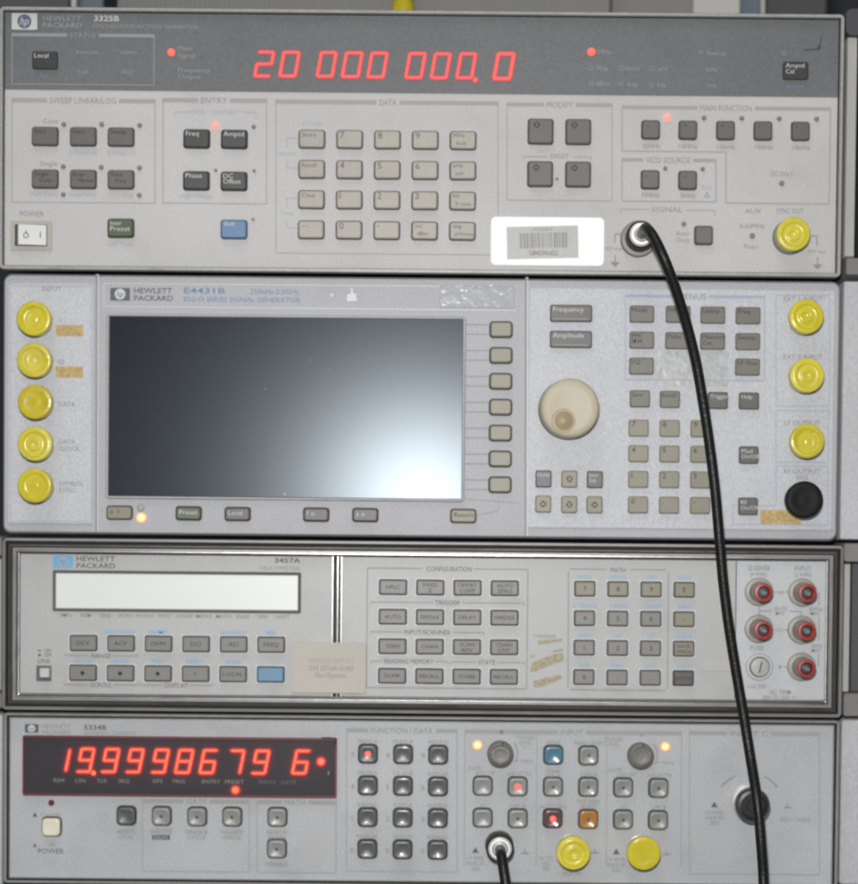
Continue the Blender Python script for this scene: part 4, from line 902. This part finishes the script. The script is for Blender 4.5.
# ================================================================== patch cable
def spline(pts, n=10):
    out = []
    for i in range(len(pts) - 1):
        p0 = pts[max(i - 1, 0)]; p1 = pts[i]; p2 = pts[i + 1]; p3 = pts[min(i + 2, len(pts) - 1)]
        for k in range(n):
            t = k / n
            out.append(.5 * ((2 * p1) + (p2 - p0) * t + (2 * p0 - 5 * p1 + 4 * p2 - p3) * t * t + (3 * p1 - p0 - 3 * p2 + p3) * t ** 3))
    out.append(pts[-1]); return out
def tube(b, pts, r, m, n=16):
    prev = None; loops = []
    up = Vector((1, 0, 0))
    for i, p in enumerate(pts):
        t = (pts[min(i + 1, len(pts) - 1)] - pts[max(i - 1, 0)]).normalized()
        u = (up - t * up.dot(t)).normalized(); v = t.cross(u); up = u
        rr_ = r(i / (len(pts) - 1)) if callable(r) else r
        loops.append([p + (u * math.cos(2 * math.pi * k / n) + v * math.sin(2 * math.pi * k / n)) * rr_ for k in range(n)])
    vs = [q for l in loops for q in l]; fs = [[i * n + k, i * n + (k + 1) % n, (i + 1) * n + (k + 1) % n, (i + 1) * n + k] for i in range(len(loops) - 1) for k in range(n)]
    fs += [list(range(n)), [(len(loops) - 1) * n + k for k in range(n)]]
    b.add(vs, fs, m)
A = P(643.3, 231.5, -.030); Bp = P(500.5, 851, -.027)
cb = thing('patch_cable', (A.x, A.y, zf), 'black coaxial patch cable hanging from the top instrument to the bottom one', 'cable')
pts = [Vector((A.x, -.022, A.z)), Vector((A.x, -.032, A.z)), P(646, 228.5, -.044)]
for x, y, d in ((653, 236, -.052), (663.5, 257, -.056), (675, 287, -.052), (686, 322, -.046), (695.5, 360, -.041), (703, 402, -.038), (709.5, 445, -.036), (715, 490, -.035), (719, 535, -.034), (723, 580, -.033), (728.5, 624, -.032), (735.5, 668, -.031), (743, 712, -.031), (750, 755, -.033), (757, 800, -.041), (761, 842, -.043), (763.5, 884, -.043), (763, 930, -.05), (740, 990, -.06), (650, 1040, -.07), (560, 1010, -.06), (520, 940, -.05), (508, 895, -.046), (504, 872, -.044)):
    pts.append(P(x, y, d))
pts += [P(501.5, 856, -.040), Vector((Bp.x, -.032, Bp.z - .0005)), Vector((Bp.x, -.022, Bp.z))]
b = MB(); tube(b, spline(pts, 8), 5.1 * S, JACKET); b.build('cable_sheath', cb, sharp=70)
def plug(C_, yb, base):
    b = MB(); k = S
    if base: b.lathe(C_.x, C_.z, [(18 * k, -.0001), (18 * k, -.0030), (17 * k, -.0042), (13 * k, -.0044)], BASEG, 48)
    else: b.lathe(C_.x, C_.z, [(14.4 * k, -.0001), (14.4 * k, -.0012), (13.4 * k, -.0014)], CHROME, 40)
    b.lathe(C_.x, C_.z, [(11 * k, -.002), (11 * k, -.009), (10.6 * k, -.009)], CHROME, 40)
    return b
for C_, base, nm in ((A, True, 'function generator'), (Bp, False, 'counter')):
    b = plug(C_, 0, base); b.build('panel_socket', cb)
    k = S; b = MB()
    b.lathe(C_.x, C_.z, [(13.2 * k, -.006), (14.0 * k, -.007), (14.0 * k, -.017), (13.4 * k, -.0185), (12.4 * k, -.0188), (11.8 * k, -.0186), (11.6 * k, -.0192), (9.8 * k, -.0198), (8.2 * k, -.0198), (8.0 * k, -.0190), (7.2 * k, -.0190), (7.0 * k, -.0205), (4.7 * k, -.0215)],
            [WELL, WELL, WELL, WELLD, WELLD, STEEL, STEEL, STEEL, ALU, ALU, STEEL, STEEL], 48)
    b.build('coaxial_plug', cb, sharp=30)

# ================================================================== neighbouring equipment (edges of the photo)
def cornerbox(name, label, cat, l, t, r, b_, y0, parts, group=None):
    x0, z0, x1, z1 = rl(l, t, r, b_, y0)
    rt = thing(name, ((x0 + x1) / 2, y0, z0), label, cat, group)
    for nm, (pl_, pt, pr, pb, yy, m_, rad) in parts:
        a0, c0_, a1, c1 = rl(pl_, pt, pr, pb, y0 + yy); b = MB(); cx, cz, w_, h_ = (a0 + a1) / 2, (c0_ + c1) / 2, a1 - a0, c1 - c0_
        b.loft([(rr(cx, cz, w_, h_, rad * S), y0 + .3), (rr(cx, cz, w_, h_, rad * S), y0 + yy + .001), (rr(cx, cz, w_ - 1.6 * S, h_ - 1.6 * S, rad * S), y0 + yy)], m_); b.build(nm, rt)
    return rt
G = 'neighbouring equipment along the right edge'
cornerbox('equipment_case', 'pale upright strip between dark corner brackets, right of the function generator', 'equipment case', 845, 12, 980, 277, .012,
          [('corner_bracket', (845.5, 8, 900, 36, -.002, CASED, 6)), ('side_strip', (845.5, 37, 856.2, 257, .001, CASEL, 1)), ('corner_bracket', (845.5, 257.5, 900, 275, -.002, CASE, 2)), ('side_panel', (857.2, 36, 980, 257, .004, GAP, 1))], G)
cornerbox('equipment_case', 'plain pale grey panel right of the signal generator', 'equipment case', 841.5, 281, 980, 539, .006,
          [('front_panel', (841.5, 281, 980, 539.5, 0, NEIL, 2))], G)
cornerbox('equipment_case', 'dark grey panel with grey corner brackets, right of the multimeter', 'equipment case', 843, 541, 980, 716, .008,
          [('corner_bracket', (843.5, 543, 980, 562, -.003, CASE, 3)), ('side_strip', (842.8, 563.5, 850, 692, 0, CASEL, 1)), ('side_panel', (850.7, 563, 980, 692, .003, CASED, 1)), ('corner_bracket', (843, 693, 980, 716.5, -.003, CASE, 3))], G)
cornerbox('equipment_case', 'blank grey panel right of the frequency counter', 'equipment case', 840.5, 719.5, 980, 890, .006,
          [('front_panel', (840, 719.5, 980, 884.5, 0, NEIL, 3))], G)
G = 'neighbouring equipment along the left edge'
cornerbox('equipment_case', 'sliver of a pale case left of the multimeter', 'equipment case', -120, 545, 2.5, 705, .012,
          [('corner_bracket', (-120, 535, 2.2, 556, -.001, CASE, 3)), ('front_panel', (-120, 557, 1.6, 690, 0, CASEL, 2)), ('corner_bracket', (-120, 691, 2.2, 708, -.001, CASE, 3))], G)
cornerbox('equipment_case', 'sliver of a pale case left of the frequency counter', 'equipment case', -120, 713, 3, 890, .012,
          [('front_panel', (-120, 713, 2.8, 886, 0, NEIL, 2))], G)
# things standing behind, over the top edge
def back(name, label, cat, l, r, t, m_, y, ribs=False, depth=.08):
    x0, z0, x1, z1 = rl(l, t, r, 30, y); z0 = ROOF; b = MB()
    b.box(x0, x1, y, y + depth, z0, z1, m_)
    if ribs:
        n = int((r - l) / 5)
        for i in range(n):
            xx = x0 + (x1 - x0) * (i + .5) / n; b.box(xx - .9 * S, xx + .9 * S, y - .0015, y - .0002, z0, z1, m_)
        for q_ in range(4): b.box(x0, x1, y - .0012, y - .0001, z1 - (4 + q_ * 12) * S, z1 - (2.5 + q_ * 12) * S, m_)
    o = b.build(name, None, org=((x0 + x1) / 2, y, z0)); tag(o, label, cat); return o
ec = thing('equipment_case', (P(360, 30, .09).x, .09, ROOF), 'grey ribbed equipment case behind the top of the stack', 'equipment case')
x0, z0, x1, z1 = rl(118, -60, 610, 30, .09); z0 = ROOF; b = MB(); b.box(x0, x1, .09, .3, z0, z1, CASE)
n = 100
for i in range(n):
    xx = x0 + (x1 - x0) * (i + .5) / n; b.box(xx - .8 * S, xx + .8 * S, .0885, .0898, z0, z1, CASE)
b.build('ribbed_panel', ec)
a = P(402.5, -12, .05); b2 = P(402.5, 9, .05); b = MB()
vs = []; n = 28
for zz, r_ in ((P(402, -60, .05).z, 10), (P(402, -6, .05).z, 10), (P(402, -5, .05).z, 12), (ROOF + .001, 12.3), (ROOF, 11)):
    vs.append([(a.x + r_ * S * math.cos(2 * math.pi * k / n), .07 + r_ * S * math.sin(2 * math.pi * k / n), zz) for k in range(n)])
b.add([q for l in vs for q in l], [[i * n + k, i * n + (k + 1) % n, (i + 1) * n + (k + 1) % n, (i + 1) * n + k] for i in range(4) for k in range(n)] + [list(range(4 * n, 5 * n))], YEL3)
b.build('yellow_cap', ec)
back('metal_post', 'thin pale metal post behind the left end of the stack', 'post', 71.5, 76, -60, CASEL, .10)
back('equipment_case', 'blue grey case beside the thin pale post', 'equipment case', 77.5, 103, -60, CASEB, .12)
back('equipment_case', 'dark case at the top left corner', 'equipment case', -40, 69, -60, CASED, .13)
back('equipment_case', 'dark narrow case between ribbed case and pale case', 'equipment case', 612, 692, -60, CASE, .12, depth=.05)
back('equipment_case', 'pale beige case behind the right part of the stack', 'equipment case', 693.5, 740, -60, CASEL, .11)
back('equipment_case', 'slate blue case right of the pale beige case', 'equipment case', 741, 760.5, -60, CASEB, .13)
back('metal_post', 'thin pale metal post behind the right end of the stack', 'post', 761.5, 765, -60, CASEL, .12)
back('equipment_case', 'dark slate case at the top right corner', 'equipment case', 767, 826, -60, CASED, .14)
print('objects', len(bpy.data.objects))
